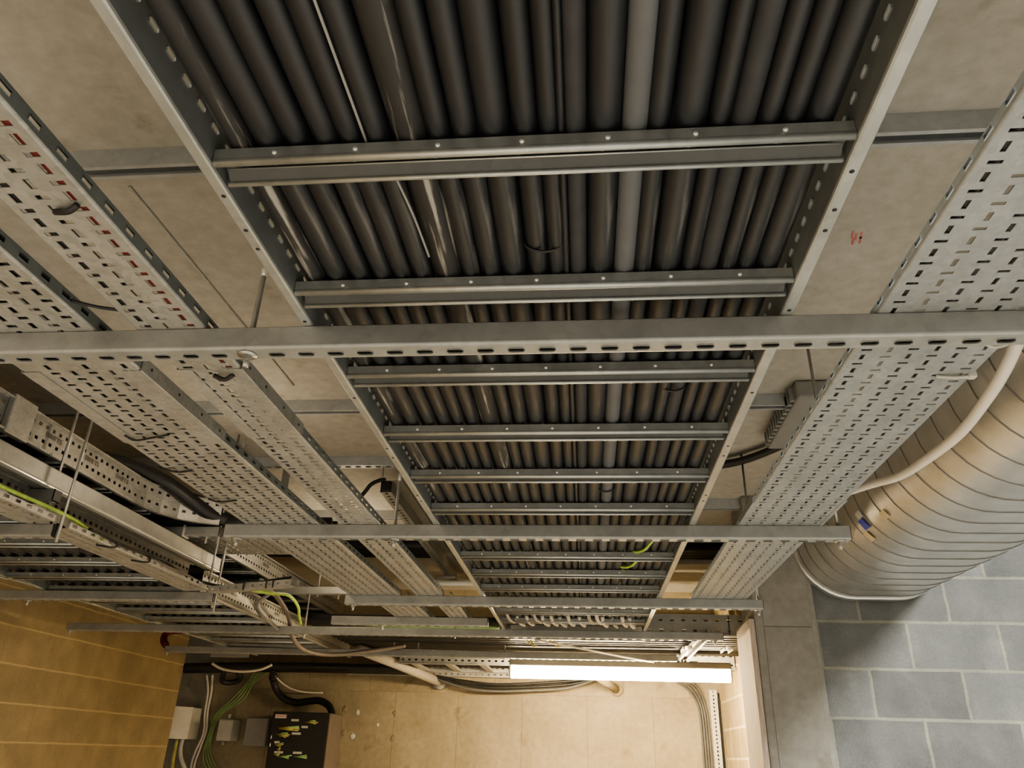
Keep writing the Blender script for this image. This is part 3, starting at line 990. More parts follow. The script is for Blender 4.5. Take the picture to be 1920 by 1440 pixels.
L2 = empty('cable_ladder', (-2.14, 3.6, H(.86)), 'upper left cable ladder with stamped bright side rail and black cables', 'cable ladder')
big_rail(-1.80, 1, .9, 2.75, .862, .112, L2, M['tray'], .035)
big_rail(-1.80, 1, 3.62, 5.6, .862, .112, L2, M['tray'], .035)
mb = MB()
arc = [(-1.80, 2.75), (-1.793, 2.84), (-1.768, 2.92), (-1.725, 2.99), (-1.66, 3.045), (-1.58, 3.08)]
for q0, q1 in zip(arc, arc[1:]):
    dv = Vector((q1[0] - q0[0], q1[1] - q0[1], 0)); Ls = dv.length; dv.normalize()
    nk = 2
    bands = []
    last = 0
    for hc in (.04, .09):
        bands.append((last, hc - .01, [(0, Ls, None)]))
        bands.append((hc - .01, hc + .01, [(k * Ls / nk, (k + 1) * Ls / nk, (hc, (k + .5) * Ls / nk, .0055, .0075, 4)) for k in range(nk)]))
        last = hc + .01
    bands.append((last, .112, [(0, Ls, None)]))
    mb.sheet((q0[0], q0[1], H(.862)), (0, 0, 1), dv, .112, Ls, bands, .002)
    nv_ = Vector((dv.y, -dv.x, 0)) * .018
    for zz in (H(.862), H(.974)):
        A, B = Vector((q0[0], q0[1], zz)), Vector((q1[0], q1[1], zz))
        mb.quad(A, B, B + nv_, A + nv_)
mb.build('side_rail', M['tray'], L2)
big_rail(-2.50, -1, .9, 5.6, .862, .112, L2, M['ladder'], .035)
y = 1.45
while y < 5.6:
    rung(-2.499, -1.801, y, .864, L2, M['ladder'], 0, False)
    y += .285
# joint plate on the near rail
mb = MB(); mb.bbox(-1.799, -1.776, 2.0, 2.105, H(.856), H(.985), .004); mb.build('joint_plate', M['tray'], L2)


def lettering(x, y, hz, size, parent, s='SWIFTS', rot=(pi / 2, 0, pi / 2)):
    cu = bpy.data.curves.new('tmp', 'FONT')
    cu.body = s
    cu.size = size
    cu.extrude = .0006
    ob = bpy.data.objects.new('tmp', cu)
    COL.objects.link(ob)
    dg = bpy.context.evaluated_depsgraph_get()
    me = bpy.data.meshes.new_from_object(ob.evaluated_get(dg))
    bpy.data.objects.remove(ob)
    me.name = 'stamped_lettering'
    me.materials.clear(); me.materials.append(M['letter'])
    o = bpy.data.objects.new('stamped_lettering', me)
    COL.objects.link(o)
    o.rotation_euler = rot
    o.parent = parent
    o.location = Vector((x, y, H(hz))) - parent.location
    return o


for y in (2.20, 2.42, 2.62, 3.80, 4.10, 4.4):
    lettering(-1.7975, y, .921, .026, L2)
for y in (3.75, 4.05, 4.35):
    lettering(-1.7875, y, .694, .024, L3)
for i in range(11):
    x = -2.45 + i * .060
    r = .027
    lay('power_cable', [(x, .9, H(.889) + r), (x - .004, 2.2, H(.889) + r), (x + .004, 3.6, H(.889) + r), (x - .002, 5.6, H(.889) + r)], r, M['hose'],
        'black cable bedded in the upper left ladder', 'cable', 'cables in the upper left ladder', 12)

# black hoses sweeping over the upper rail to the second strut's left end
lay('power_cable', [(-1.96, 2.1, H(.97)), (-1.90, 2.5, H(.985)), (-1.84, 2.72, H(1.012)), (-1.765, 2.9, H(1.0)), (-1.68, 3.01, H(.945)), (-1.60, 3.10, H(.90)), (-1.45, 3.18, H(.892)), (-1.1, 3.22, H(.892))], .030, M['hose'], 'thick black cable sweeping over the upper left rail, outer of the bend', n=14)
lay('power_cable', [(-2.03, 2.1, H(.965)), (-1.97, 2.5, H(.985)), (-1.90, 2.75, H(.995)), (-1.80, 2.97, H(.985)), (-1.68, 3.13, H(.97)), (-1.55, 3.22, H(.94)), (-1.4, 3.28, H(.91)), (-1.1, 3.32, H(.905))], .030, M['hose'], 'thick black cable sweeping over the upper left rail, inner of the bend', n=14)
lay('power_cable', [(-2.3, 2.95, H(.89)), (-2.05, 3.04, H(.888)), (-1.8, 3.10, H(.888)), (-1.55, 3.12, H(.888)), (-1.1, 3.14, H(.892))], .024, M['hose'], 'thick black cable lying on the upper strut with the white tie', n=14)

# smooth trunking bar above the small tray
TB = empty('trunking', (-1.76, 2.8, H(.75)), 'smooth pale steel trunking bar cut off square beside a hanger rod', 'trunking')
mb = MB(); mb.bbox(-1.80, -1.745, 1.2, 3.50, H(.752), H(.815), .004)
mb.build('trunking_body', M['strut'], TB)
mb = MB(); mb.prism([(-1.7445, H(.760)), (-1.738, H(.752)), (-1.738, H(.748)), (-1.76, H(.748))], 'Y', 1.2, 3.49, close=False); mb.build('lid_edge', M['bright'], TB)

# earth cable and thin leads on the small tray
lay('earth_cable', [(-1.70, 1.6, H(.67)), (-1.69, 1.95, H(.664)), (-1.692, 2.25, H(.668)), (-1.71, 2.42, H(.662)), (-1.75, 2.7, H(.645))], .006, M['earth'], 'yellow green earth cable along the small tray at the left picture edge')
lay('thin_lead', [(-1.69, 2.4, H(.658)), (-1.684, 2.62, H(.652)), (-1.69, 2.9, H(.668)), (-1.72, 3.2, H(.66)), (-1.60, 3.32, H(.648)), (-1.40, 3.25, H(.66)), (-1.25, 3.15, H(.656))], .006, M['hose'], 'thin dark lead snaking over the small tray and slanted tray')
lay('thin_lead', [(-1.70, 2.7, H(.655)), (-1.684, 2.95, H(.650)), (-1.688, 3.15, H(.652)), (-1.72, 3.3, H(.65))], .005, M['cabinet_side'], 'thin brown lead lying on the small tray\'s bright edge')
for i, (y, lab) in enumerate(((2.55, 'black tie on the small tray\'s bright edge, nearer one'), (2.78, 'black tie on the small tray\'s bright edge, second one'))):
    mb = MB(); mb.tube(spline([(-1.70, y, H(.657)), (-1.680, y + .008, H(.650)), (-1.680, y + .004, H(.634)), (-1.69, y - .02, H(.6285)), (-1.72, y - .05, H(.6285))], 5), .0035, 6)
    single('cable_tie', mb, M['hose'], lab, 'cable tie')
# green and black cables looping down from the short slanted tray over the far rail
lay('earth_cable', [(-1.50, 3.35, H(.64)), (-1.46, 3.50, H(.655)), (-1.50, 3.8, H(.70)), (-1.56, 4.1, H(.70)), (-1.62, 4.3, H(.68)), (-1.66, 4.45, H(.66))], .008, M['earth'], 'bright green earth cable arching behind the short slanted tray')
lay('loop_cable', [(-1.60, 3.5, H(.66)), (-1.60, 3.8, H(.715)), (-1.66, 4.1, H(.72)), (-1.69, 4.33, H(.675)), (-1.70, 4.45, H(.59)), (-1.70, 4.62, H(.545)), (-1.66, 4.8, H(.535)), (-1.55, 4.95, H(.55)), (-1.35, 5.1, H(.60)), (-1.2, 5.2, H(.64))], .013, M['cabinet_side'], 'dark cable looping down below the fourth strut and up again')
lay('loop_cable', [(-1.62, 3.7, H(.76)), (-1.66, 3.95, H(.75)), (-1.765, 4.05, H(.70)), (-1.765, 4.2, H(.65)), (-1.75, 4.35, H(.61))], .010, M['greybox'], 'grey cable crossing the perforated rail behind the slanted tray')

# ------------------------------------------------------------------ far end: cross ladders
L4 = empty('cable_ladder', (-.2, 6.1, H(.60)), 'far cross ladder on the back wall behind the lit strip light', 'cable ladder')


def xrail(y, side, x0, x1, hb, height, parent, mat, pitch=.05):
    mb = MB()
    L = x1 - x0
    n = int(L / pitch); p = L / n
    z0 = H(hb)
    bands = []
    last = .003
    for hc in (height * .26, height * .76):
        bands.append((last, hc - .012, [(0, L, None)]))
        bands.append((hc - .012, hc + .012, [(k * p, (k + 1) * p, (hc, (k + .5) * p, .0065, .0125, 6)) for k in range(n)]))
        last = hc + .012
    bands.append((last, height, [(0, L, None)]))
    mb.sheet((x0, y, z0), (0, 0, 1), (1, 0, 0), height, L, bands, .002)
    mb.prism([(y, z0 + .003), (y + side * .003, z0), (y + side * .02, z0), (y + side * .02, z0 + .008)], 'X', x0, x1, close=False)
    mb.prism([(y, z0 + height), (y + side * .02, z0 + height), (y + side * .02, z0 + height - .008)], 'X', x0, x1, close=False)
    return mb.build('side_rail', mat, parent)


xrail(5.92, -1, -1.40, XI - .01, .598, .125, L4, M['tray'])
xrail(6.45, 1, -1.40, XI - .01, .598, .125, L4, M['tray'])
x = -1.32
while x < 1.05:
    mb = MB(); mb.bbox(x, x + .05, 5.925, 6.445, H(.600), H(.62), .003); mb.build('rung', M['tray'], L4)
    x += .262
lettering(.80, 5.9175, .648, .03, L4, 'SWIFTS', (pi / 2, 0, 0))
for i in range(6):
    y = 6.0 + i * .07
    lay('power_cable', [(-1.39, y, H(.655)), (-.4, y + .005, H(.652)), (.5, y - .005, H(.655)), (1.06, y, H(.655))], .03, M['hose'],
        'black cable bedded in the far cross ladder', 'cable', 'cables in the far cross ladder', 10)

L5 = empty('cable_ladder', (.6, 4.55, H(.63)), 'dark perforated cross ladder closing the end of the wide ladder', 'cable ladder')
xrail(4.46, -1, .33, 1.08, .625, .115, L5, M['strut'], .06)
mb = MB(); mb.bbox(.795, .800, 4.452, 4.458, H(.625), H(.74), .001); mb.build('joint', M['hose'], L5)
mb = MB(); mb.quad((-.43, 4.52, H(.60)), (.33, 4.52, H(.60)), (.33, 4.52, H(.68)), (-.43, 4.52, H(.68)))
mb.quad((-.43, 4.52, H(.60)), (.33, 4.52, H(.60)), (.33, 4.49, H(.60)), (-.43, 4.49, H(.60))); mb.build('end_plate', M['strut'], L5)
for i in range(13):
    y = 4.60 + i * .09
    lay('power_cable', [(-1.70, y + .08, H(.72)), (-1.2, y + .06, H(.715)), (-.4, y, H(.70)), (.4, y, H(.70)), (1.06, y, H(.70))], .034, M['hose'],
        'black cable running crosswise beyond the end of the wide ladder', 'cable', 'crosswise cables beyond the wide ladder', 10)
lay('earth_cable', [(-1.3, 4.56, H(.675)), (-.95, 4.55, H(.668)), (-.5, 4.54, H(.668))], .008, M['green'], 'green cable running crosswise between the third and fourth struts')
# lit bends of the cables at the ladder end, light painted pale
for i in range(15):
    x = -.40 + i * .045 + random.uniform(-.01, .01)
    yq = 4.02 + random.uniform(-.05, .10)
    lay('cable_piece', [(x, yq, H(.662)), (x + .010, yq + .07, H(.640)), (x + .03, yq + .15, H(.638))], random.uniform(.008, .013), M['white_cable'] if i % 3 else M['pipe'],
        'short lit cable bend at the end of the wide ladder, painted pale', 'cable', 'lit cable bends at the ladder end, painted pale', 6)
lay('cable_piece', [(-.66, 3.30, H(.672)), (-.60, 3.29, H(.668)), (-.53, 3.27, H(.664)), (-.475, 3.25, H(.660))], .011, M['white'], 'pale cable bundle end pointing right beside the narrow tray\'s far end', n=10)
lay('cable_piece', [(-.64, 3.27, H(.690)), (-.59, 3.26, H(.688)), (-.555, 3.25, H(.686))], .007, M['cabinet_side'], 'short brownish cable end above the pale bundle end', n=8)
mb = MB(); mb.box(-2.516, -2.50, 2.90, 3.12, H(.6295), H(.6308))  # brightness of the lit rail flange, drawn as an added white sliver
single('lit_flange_strip', mb, M['white'], 'white strip under the lower left ladder\'s outer rail at the picture edge', 'strip')
for (x, lab) in ((-.335, 'yellow wire end poking down behind fourth strut, left of strip light centre'), (-.195, 'pair of yellow wire ends poking down behind fourth strut')):
    mb = MB()
    mb.tube(spline([(x, 4.72, H(.64)), (x + .02, 4.72, H(.60)), (x + .035, 4.72, H(.585))]), .005, 6)
    mb.tube(spline([(x - .02, 4.72, H(.625)), (x + .01, 4.72, H(.605)), (x + .05, 4.72, H(.59))]), .005, 6)
    single('wire_end', mb, M['yellow'], lab, 'wire')
lay('white_lead', [(-.28, 4.42, H(.588)), (.0, 4.7, H(.575)), (.3, 5.2, H(.585)), (.55, 5.6, H(.60)), (.8, 5.85, H(.61))], .006, M['white_cable'], 'cream lead trailing from the fourth strut above the strip light')

# low perforated strip along the back wall with drooping cables
PS = MB()
n_ = 50
Lp = 2.55
cells = [(k * Lp / n_, (k + 1) * Lp / n_, (.02, (k + .5) * Lp / n_, .006, .013, 6)) for k in range(n_)]
PS.sheet((-2.0, 6.6, H(.575)), (0, 0, 1), (1, 0, 0), .04, Lp, [(0, .04, cells)], .002)
PS.quad((-2.0, 6.6, H(.575)), (.55, 6.6, H(.575)), (.55, 6.66, H(.575)), (-2.0, 6.66, H(.575)))
single('wall_tray', PS, M['tray'], 'slim perforated tray along the top of the back wall below the cross ladder', 'cable tray')
for i, dz in enumerate((0, .026, .052)):
    lay('slack_cable', [(-1.25, 6.57, H(.575 - dz * .3)), (-1.0, 6.56, H(.54 - dz)), (-.75, 6.55, H(.518 - dz)), (-.45, 6.55, H(.53 - dz)), (-.15, 6.56, H(.555 - dz)), (.1, 6.57, H(.58))], .011, M['hose'] if i < 2 else M['dkgrey'],
        ['upper slack black cable sagging below the slim wall tray', 'middle slack black cable sagging below the slim wall tray', 'lowest slack grey cable sagging below the slim wall tray'][i])

# grey pipe from the trays into the back wall
GP = empty('grey_pipe', (-1.4, 6.2, H(.55)), 'pale grey pipe slanting from the struts down into the back wall', 'pipe')
mb = MB(); mb.tube([(-1.62, 5.55, H(.655)), (-1.42, 6.1, H(.60)), (-1.22, 6.66, H(.535))], .036, 18); mb.build('pipe_body', M['pipe'], GP)
mb = MB(); mb.tube([(-1.225, 6.645, H(.537)), (-1.215, 6.695, H(.532))], .058, 20); mb.build('wall_sleeve', M['greybox'], GP)
GP2 = empty('pipe_stub', (.22, 6.5, H(.5)), 'short pipe stub entering the back wall below the strip light', 'pipe')
mb = MB(); mb.tube([(.10, 6.3, H(.565)), (.25, 6.69, H(.505))], .032, 16); mb.build('pipe_body', M['backc'], GP2)
mb = MB(); mb.tube([(.243, 6.665, H(.508)), (.25, 6.695, H(.505))], .05, 18); mb.build('wall_sleeve', M['backc'], GP2)

# ------------------------------------------------------------------ strip light
YL = 5.52
FL = empty('strip_light', (.22, YL, H(.49)), 'long lit strip light hanging in front of the back wall', 'light')
mb = MB()
prof = []
for k in range(13):
    a = pi + pi * k / 12
    prof.append((YL + .052 * cos(a), H(.553) + .074 * sin(a)))
prof += [(YL + .052, H(.556)), (YL - .052, H(.556))]
x0_, x1_ = -.525, .972
mb.prism(prof, 'X', x0_ + .012, x1_ - .012)
mb.build('diffuser', M['lit'], FL)
mb = MB(); mb.bbox(x0_ + .002, x1_ - .002, YL - .056, YL + .056, H(.5565), H(.600), .008); mb.build('housing', M['lum_body'], FL)
for xe in (x0_, x1_ - .013):
    mb = MB(); mb.bbox(xe, xe + .013, YL - .055, YL + .055, H(.480), H(.5565), .005); mb.build('end_cap', M['white'], FL)
for xe in (-.20, .70):
    mb = MB(); mb.bbox(xe, xe + .05, YL - .06, YL + .06, H(.5995), H(.606), .002); mb.build('clip', M['strut'], FL)
# strut piece holding it
HS = empty('light_bracket', (.65, 5.0, H(.607)), 'bright strut piece holding the strip light below the fourth strut', 'bracket')
mb = MB()
for xs in (.622, .678):
    mb.box(min(xs, xs + .003), max(xs, xs + .003), 4.40, 5.62, H(.607), H(.632))
mb.box(.622, .681, 4.40, 5.62, H(.630), H(.633))
mb.box(.624, .634, 4.40, 5.62, H(.607), H(.609)); mb.box(.668, .678, 4.40, 5.62, H(.607), H(.609))
mb.build('channel', M['tray'], HS)
mb = MB(); mb.tube([(.65, 5.50, H(.585)), (.65, 5.50, H(.66))], .006, 8); hexnut(mb, .65, 5.50, H(.590), H(.603), .012); mb.build('bolt', M['rod'], HS)
for (x, y, lab) in ((.56, 4.62, 'small bright bracket hanging left of the strip light\'s strut'), (.79, 4.62, 'small bright bracket hanging right of the strip light\'s strut')):
    mb = MB()
    mb.box(x, x + .05, y, y + .16, H(.592), H(.596)); mb.box(x, x + .006, y, y + .16, H(.575), H(.596)); mb.box(x + .044, x + .05, y, y + .16, H(.575), H(.596))
    single('bracket', mb, M['tray'], lab, 'bracket')

# ------------------------------------------------------------------ back wall fittings
# vertical tray and conduits at the right
VT = empty('vertical_tray', (1.0, 6.66, H(-1.2)), 'narrow white perforated tray running down the back wall\'s right end', 'cable tray')
mb = MB()
Lv = 1.72
nv = 60
cells = [(k * Lv / nv, (k + 1) * Lv / nv, (.03, (k + .5) * Lv / nv, .006, .008, 6)) for k in range(nv)]
mb.sheet((.985, 6.655, H(-1.2)), (1, 0, 0), (0, 0, 1), .06, Lv, [(0, .06, cells)], -.002)
mb.quad((.985, 6.655, H(-1.2)), (.985, 6.695, H(-1.2)), (.985, 6.695, H(-1.2 + Lv)), (.985, 6.655, H(-1.2 + Lv)))
mb.quad((1.045, 6.655, H(-1.2)), (1.045, 6.695, H(-1.2)), (1.045, 6.695, H(-1.2 + Lv)), (1.045, 6.655, H(-1.2 + Lv)))
mb.build('tray_body', M['white'], VT)
for i in range(4):
    xx = .905 + i * .02
    lay('wall_cable', [(xx - .17 + i * .02, 6.60, H(.565)), (xx - .09 + i * .01, 6.64, H(.52)), (xx - .02, 6.675, H(.42)), (xx, 6.685, H(.25)), (xx, 6.685, H(-.3)), (xx, 6.685, H(-1.1))], .009, M['dkgrey'],
        ['outermost', 'second', 'third', 'innermost'][i] + ' grey cable curving down beside the vertical white tray', 'cable', None, 8)
lay('wall_cable', [(1.062, 6.69, H(.50)), (1.062, 6.69, H(0)), (1.062, 6.69, H(-1.1))], .008, M['black'], 'black cable in the corner right of the vertical white tray', n=8)

# black patch cabinet
PC = empty('patch_cabinet', (-2.24, 6.5, H(-.14)), 'black wall cabinet with yellow leads behind its dark front', 'cabinet')
mb = MB(); mb.bbox(-2.475, -2.02, 6.345, 6.695, H(-.135), H(.262), .004); mb.build('cabinet_body', M['cabinet_side'], PC)
mb = MB(); mb.bbox(-2.478, -2.018, 6.325, 6.347, H(-.138), H(.265), .003); mb.build('door', M['cabinet'], PC)
mb = MB(); mb.bbox(-2.455, -2.365, 6.320, 6.326, H(.216), H(.244), .001)
lb = mb.build('label_plate', M['white'], PC)
mb = MB(); mb.box(-2.449, -2.371, 6.3193, 6.3202, H(.228), H(.234)); mb.build('print_line', M['pink'], lb)
for (z_, x0_, x1_) in ((.193, -2.20, -2.10), (.15, -2.41, -2.25), (.143, -2.41, -2.24), (.10, -2.42, -2.31), (.09, -2.40, -2.32), (.03, -2.42, -2.35), (.0, -2.40, -2.37), (-.04, -2.42, -2.36), (-.055, -2.38, -2.26), (-.05, -2.26, -2.15)):
    for kk in range(3):
        mb = MB()
        zz = H(z_ + (kk - 1) * .011)
        xe = x1_ - random.uniform(0, .35) * (x1_ - x0_)
        mb.tube([(x0_ + .012 * kk, 6.319, H(z_)), ((x0_ + xe) / 2, 6.315, (H(z_) + zz) / 2 + random.uniform(-.006, .006)), (xe, 6.320, zz)], .0042, 6)
        mb.build('patch_lead', M['yellow'] if (z_ > -.05 and kk != 2) else M['green'], PC)
for (z_, x0_, x1_) in ((.158, -2.23, -2.18), (.11, -2.30, -2.23), (.045, -2.43, -2.39), (-.025, -2.42, -2.35), (-.025, -2.27, -2.20), (.205, -2.32, -2.26)):
    mb = MB(); mb.box(x0_, x1_, 6.321, 6.3255, H(z_ - .008), H(z_ + .008)); mb.build('port_label', M['white'], PC)
for z_ in (.08, .025):
    mb = MB(); mb.tube([(-2.462, 6.322, H(z_ - .012)), (-2.462, 6.322, H(z_ + .012))], .004, 8); mb.build('latch', M['bright'], PC)
lay('flexible_conduit', [(-2.60, 6.50, H(.62)), (-2.615, 6.55, H(.54)), (-2.60, 6.6, H(.46)), (-2.53, 6.62, H(.385)), (-2.42, 6.62, H(.35)), (-2.30, 6.60, H(.36)), (-2.20, 6.58, H(.365)), (-2.11, 6.55, H(.33)), (-2.055, 6.5, H(.27)), (-2.05, 6.46, H(.22))], .028, M['hose'], 'thick black flexible conduit curving down into the black cabinet', n=14)
mb = MB(); mb.tube([(-2.612, 6.54, H(.545)), (-2.614, 6.56, H(.525))], .034, 14)
single('conduit_clamp', mb, M['black'], 'clamp ring around the black flexible conduit near the ledge', 'clamp')

# grey boxes
GB = empty('junction_box', (-2.66, 6.6, H(.0)), 'grey square box on the back wall left of the black cabinet', 'box')
mb = MB(); mb.bbox(-2.79, -2.60, 6.57, 6.695, H(.015), H(.225), .006); mb.build('box_body', M['greybox'], GB)
mb = MB(); mb.bbox(-2.785, -2.605, 6.560, 6.572, H(.02), H(.22), .004); mb.build('box_lid', M['greybox'], GB)
JB = empty('junction_box', (-2.95, 6.6, H(.03)), 'small pale junction box between green cables on the back wall', 'box')
mb = MB(); mb.bbox(-3.005, -2.885, 6.53, 6.69, H(.045), H(.205), .006); mb.build('box_body', M['palebox'], JB)
mb = MB(); mb.bbox(-3.0, -2.89, 6.520, 6.532, H(.05), H(.20), .004); mb.build('box_lid', M['palebox'], JB)
mb = MB(); mb.tube([(-2.97, 6.6, H(.046)), (-2.97, 6.6, H(.012))], .014, 10); mb.build('gland', M['greybox'], JB)
mb = MB(); mb.tube([(-2.955, 6.6, H(.204)), (-2.955, 6.6, H(.245))], .011, 10); mb.build('gland', M['palebox'], JB)
WB = empty('wedge_box', (-3.32, 6.5, H(.04)), 'grey box with slanted white front beside the yellow wall end', 'box')
mb = MB()
mb.prism([(-3.50, 6.69), (-3.50, 6.40), (-3.36, 6.40), (-3.25, 6.52), (-3.25, 6.69)], 'Z', H(.05), H(.285))
mb.build('box_body', M['greybox'], WB)
mb = MB()
mb.prism([(-3.359, 6.397), (-3.353, 6.391), (-3.240, 6.515), (-3.246, 6.521)], 'Z', H(.048), H(.288)); mb.build('slanted_front', M['white'], WB)
mb = MB(); mb.box(-3.2455, -3.243, 6.52, 6.69, H(.05), H(.286)); mb.build('side_panel', M['white'], WB)
for i, x in enumerate((-3.34, -3.295)):
    lay('conduit', [(x, 6.55, H(.05)), (x, 6.55, H(-.03)), (x + .03 * i, 6.55, H(-.11)), (x + .11 * i, 6.56, H(-.2)), (x + .25 * i, 6.57, H(-.23))], .016, M['yellow'] if i == 0 else M['palebox'],
        ['left dirty yellow cable leaving the slanted box downwards', 'right pale cable leaving the slanted box and curving away'][i])
lay('white_lead', [(-3.22, 6.6, H(.55)), (-3.21, 6.66, H(.42)), (-3.205, 6.67, H(.25)), (-3.185, 6.67, H(.10)), (-3.225, 6.67, H(-.05)), (-3.235, 6.67, H(-.18)), (-3.20, 6.67, H(-.6))], .009, M['white_cable'], 'left one of two white cables hanging down the back wall')
lay('white_lead', [(-3.17, 6.6, H(.55)), (-3.18, 6.66, H(.42)), (-3.185, 6.67, H(.27)), (-3.165, 6.67, H(.12)), (-3.19, 6.67, H(-.02)), (-3.21, 6.67, H(-.18)), (-3.17, 6.67, H(-.6))], .009, M['white_cable'], 'right one of two white cables hanging down the back wall')
for i in range(4):
    q = i * .034
    lay('green_cable', [(-2.80 + q, 6.60, H(.575)), (-2.88 + q * .6, 6.64, H(.48)), (-2.99 + q, 6.66, H(.36)), (-3.10 + q * .5, 6.66, H(.25)), (-3.13 + q * .3, 6.66, H(.12)), (-3.15 + q * .6, 6.66, H(-.05)), (-3.10 + q * 1.6, 6.66, H(-.16 - .02 * i)), (-3.02 + q * 1.6, 6.66, H(-.18))], .0038, M['green'],
        ['first strand from the left of the green cables on the back wall', 'second strand from the left of the green cables on the back wall', 'third strand from the left of the green cables on the back wall', 'rightmost strand of the green cables fanning down the back wall'][i])
lay('white_lead', [(-3.0, 6.2, H(.60)), (-2.9, 6.2, H(.56)), (-2.75, 6.2, H(.545)), (-2.6, 6.2, H(.56)), (-2.5, 6.2, H(.60))], .010, M['white_cable'], 'white cable drooping in a shallow arc below the farthest strut')
lay('white_lead', [(-2.62, 6.5, H(.60)), (-2.58, 6.55, H(.53)), (-2.48, 6.6, H(.46)), (-2.35, 6.62, H(.43)), (-2.2, 6.64, H(.43))], .006, M['white_cable'], 'thin white cable curving right above the black cabinet')
for i in range(4):
    lay('power_cable', [(-3.4, 6.35 + i * .07, H(.58)), (-2.9, 6.36 + i * .07, H(.60)), (-2.3, 6.37 + i * .07, H(.61)), (-1.9, 6.38 + i * .07, H(.61)), (-1.47, 6.39 + i * .07, H(.61))], .03, M['hose'],
        'thick dark cable crowded at the top of the back wall\'s left end', 'cable', 'dark cables at the back wall top', 10)
DC = MB(); DC.tube(spline([(-3.05, 6.45, H(.63)), (-3.03, 6.5, H(.56)), (-3.05, 6.55, H(.50)), (-3.0, 6.6, H(.49)), (-2.92, 6.6, H(.52)), (-2.93, 6.55, H(.58))]), .022, 10)
single('cable_coil', DC, M['hose'], 'dark coiled cable loop near the top of the white hanging cables', 'cable')
# red cable end at the wall corner
lay('red_hose', [(-2.98, 5.40, H(.64)), (-3.01, 5.42, H(.66)), (-3.03, 5.44, H(.685)), (-3.035, 5.46, H(.72)), (-3.01, 5.48, H(.745)), (-2.95, 5.5, H(.755)), (-2.88, 5.52, H(.755))], .024, M['red'], 'red hose curving at the far end of the yellow wall', n=12)
# end of a tray pointing at the viewer, far left
FT = MB(); FT.bbox(-2.98, -2.66, 6.1, 6.11, H(.64), H(.74), .004); FT.tube([(-2.78, 6.09, H(.70)), (-2.78, 6.12, H(.70))], .03, 14)
single('end_plate', FT, M['greybox'], 'grey end plate with a dark round knob behind the red hose', 'plate')
# plaster patches and old fixings on the back wall
for i, (x, h_, r) in enumerate(((-2.01, .31, .026), (-1.90, .29, .020), (-1.58, .29, .022), (-1.72, .20, .014), (-2.0, .13, .022), (-1.92, .11, .024), (-1.58, .10, .024))):
    mb = MB()
    P_ = [(x + r * random.uniform(.7, 1.1) * cos(k * pi / 6), H(h_) + r * random.uniform(.8, 1.2) * sin(k * pi / 6)) for k in range(12)]
    mb.add([(p[0], YB - .001, p[1]) for p in P_] + [(x + (p[0] - x) * .7, YB - .006, H(h_) + (p[1] - H(h_)) * .7) for p in P_], [(k, (k + 1) % 12, 12 + (k + 1) % 12, 12 + k) for k in range(12)] + [tuple(range(12, 24))])
    single('plaster_patch', mb, M['palebox'] if i % 2 else M['backc'], ['round pale plaster patch, upper row, nearest the black cabinet', 'round plaster patch, upper row, second from the black cabinet', 'round plaster patch, upper row, farthest from the cabinet', 'smallest plaster patch, between the two rows', 'plaster patch, lower row, nearest the black cabinet', 'plaster patch, lower row, second from the cabinet', 'plaster patch, lower row, farthest from the cabinet'][i], 'patch')
# red chalk mark on the ceiling
mb = MB()
for (dx, dy) in ((0, 0), (.012, .01), (.024, .004), (.01, .03), (.028, .026)):
    mb.quad((.735 + dx, 1.72 + dy, H(HC) - .001), (.741 + dx, 1.72 + dy, H(HC) - .001), (.747 + dx, 1.75 + dy, H(HC) - .001), (.741 + dx, 1.75 + dy, H(HC) - .001))
single('chalk_mark', mb, M['pink'], 'faint red chalk mark on the ceiling right of the wide ladder', 'mark')

# ------------------------------------------------------------------ lights
def area(name, loc, rot, sx, sy, power, col):
    l = bpy.data.lights.new(name, 'AREA')
    l.shape = 'RECTANGLE'; l.size = sx; l.size_y = sy; l.energy = power; l.color = col
    o = bpy.data.objects.new(name, l); COL.objects.link(o)
    o.location = loc; o.rotation_euler = rot
    return o


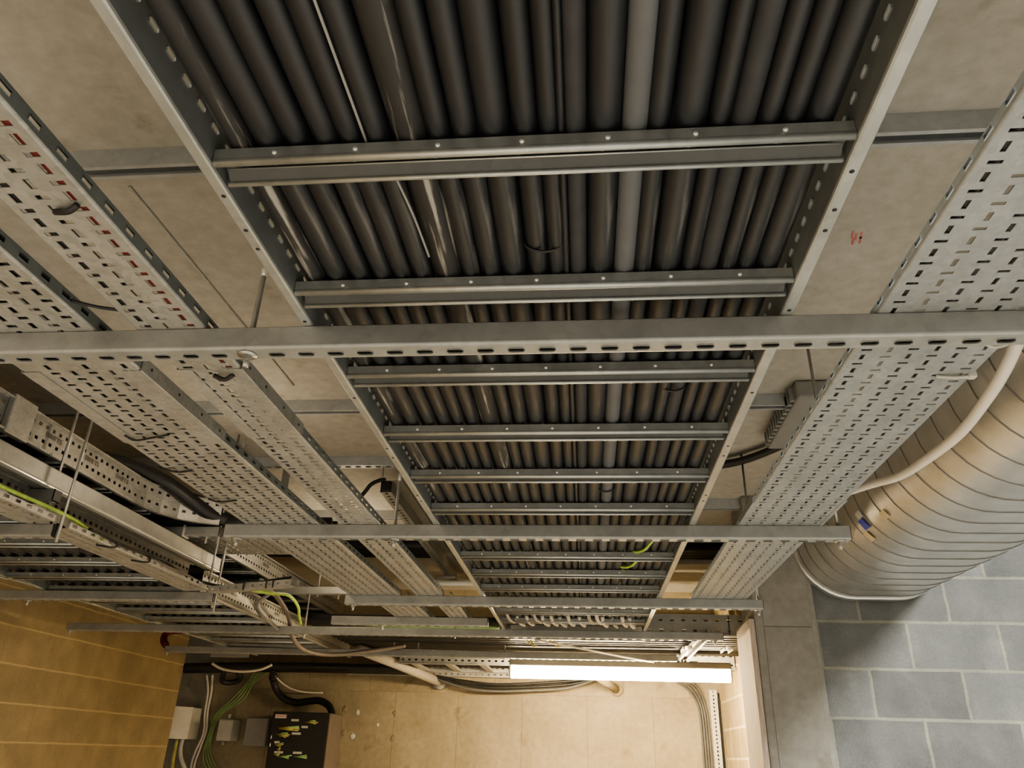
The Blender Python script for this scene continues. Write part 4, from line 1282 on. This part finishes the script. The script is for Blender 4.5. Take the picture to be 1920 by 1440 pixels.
area('luminaire_right', (2.04, .3, H(1.16)), (radians(52), 0, 0), .06, .26, 210, (1.0, .985, .93))
area('fill_lamp_behind', (.9, -1.7, H(.75)), (0, 0, 0), 1.5, .12, 110, (.95, .97, 1.0))  # added unseen fill lamp, lights the floor so undersides get bounce
area('fill_lamp_left', (-1.6, -1.4, H(.75)), (0, 0, 0), 1.5, .12, 190, (1.0, .90, .75))  # added unseen warm fill for the floor and left side

pl = bpy.data.lights.new('hidden_lamp', 'POINT')
pl.energy = 4.5; pl.color = (1.0, .80, .56); pl.shadow_soft_size = .06
po = bpy.data.objects.new('hidden_lamp', pl); COL.objects.link(po); po.location = (-1.37, 4.25, H(.99))

pl2 = bpy.data.lights.new('hidden_lamp', 'POINT')
pl2.energy = 3.0; pl2.color = (1.0, .80, .56); pl2.shadow_soft_size = .05
po2 = bpy.data.objects.new('hidden_lamp', pl2); COL.objects.link(po2); po2.location = (-1.33, 2.65, H(.92))

w = bpy.data.worlds.new('World')
scn.world = w
w.use_nodes = True
bg = w.node_tree.nodes['Background']
bg.inputs['Color'].default_value = (.97, .97, .95, 1)
bg.inputs['Strength'].default_value = .3

# ------------------------------------------------------------------ camera
cam = bpy.data.cameras.new('Camera')
cam.sensor_width = 36
cam.lens = 1413.1 / 1920 * 36
cam.clip_start = .02
co = bpy.data.objects.new('Camera', cam)
COL.objects.link(co)
psi, th, ro = .1029, .45816, .03069
fwd = Vector((-sin(psi) * cos(th), cos(psi) * cos(th), sin(th)))
r0 = Vector((cos(psi), sin(psi), 0))
u0 = r0.cross(fwd)
right = r0 * cos(ro) + u0 * sin(ro)
up = u0 * cos(ro) - r0 * sin(ro)
mt = Matrix((right, up, -fwd)).transposed().to_4x4()
mt.translation = Vector((0, 0, CZ))
co.matrix_world = mt
scn.camera = co

scn.view_settings.view_transform = 'AgX'
scn.view_settings.look = 'AgX - Medium High Contrast'
scn.view_settings.exposure = 0.0
scn.cycles.max_bounces = 8
scn.cycles.sample_clamp_indirect = 4
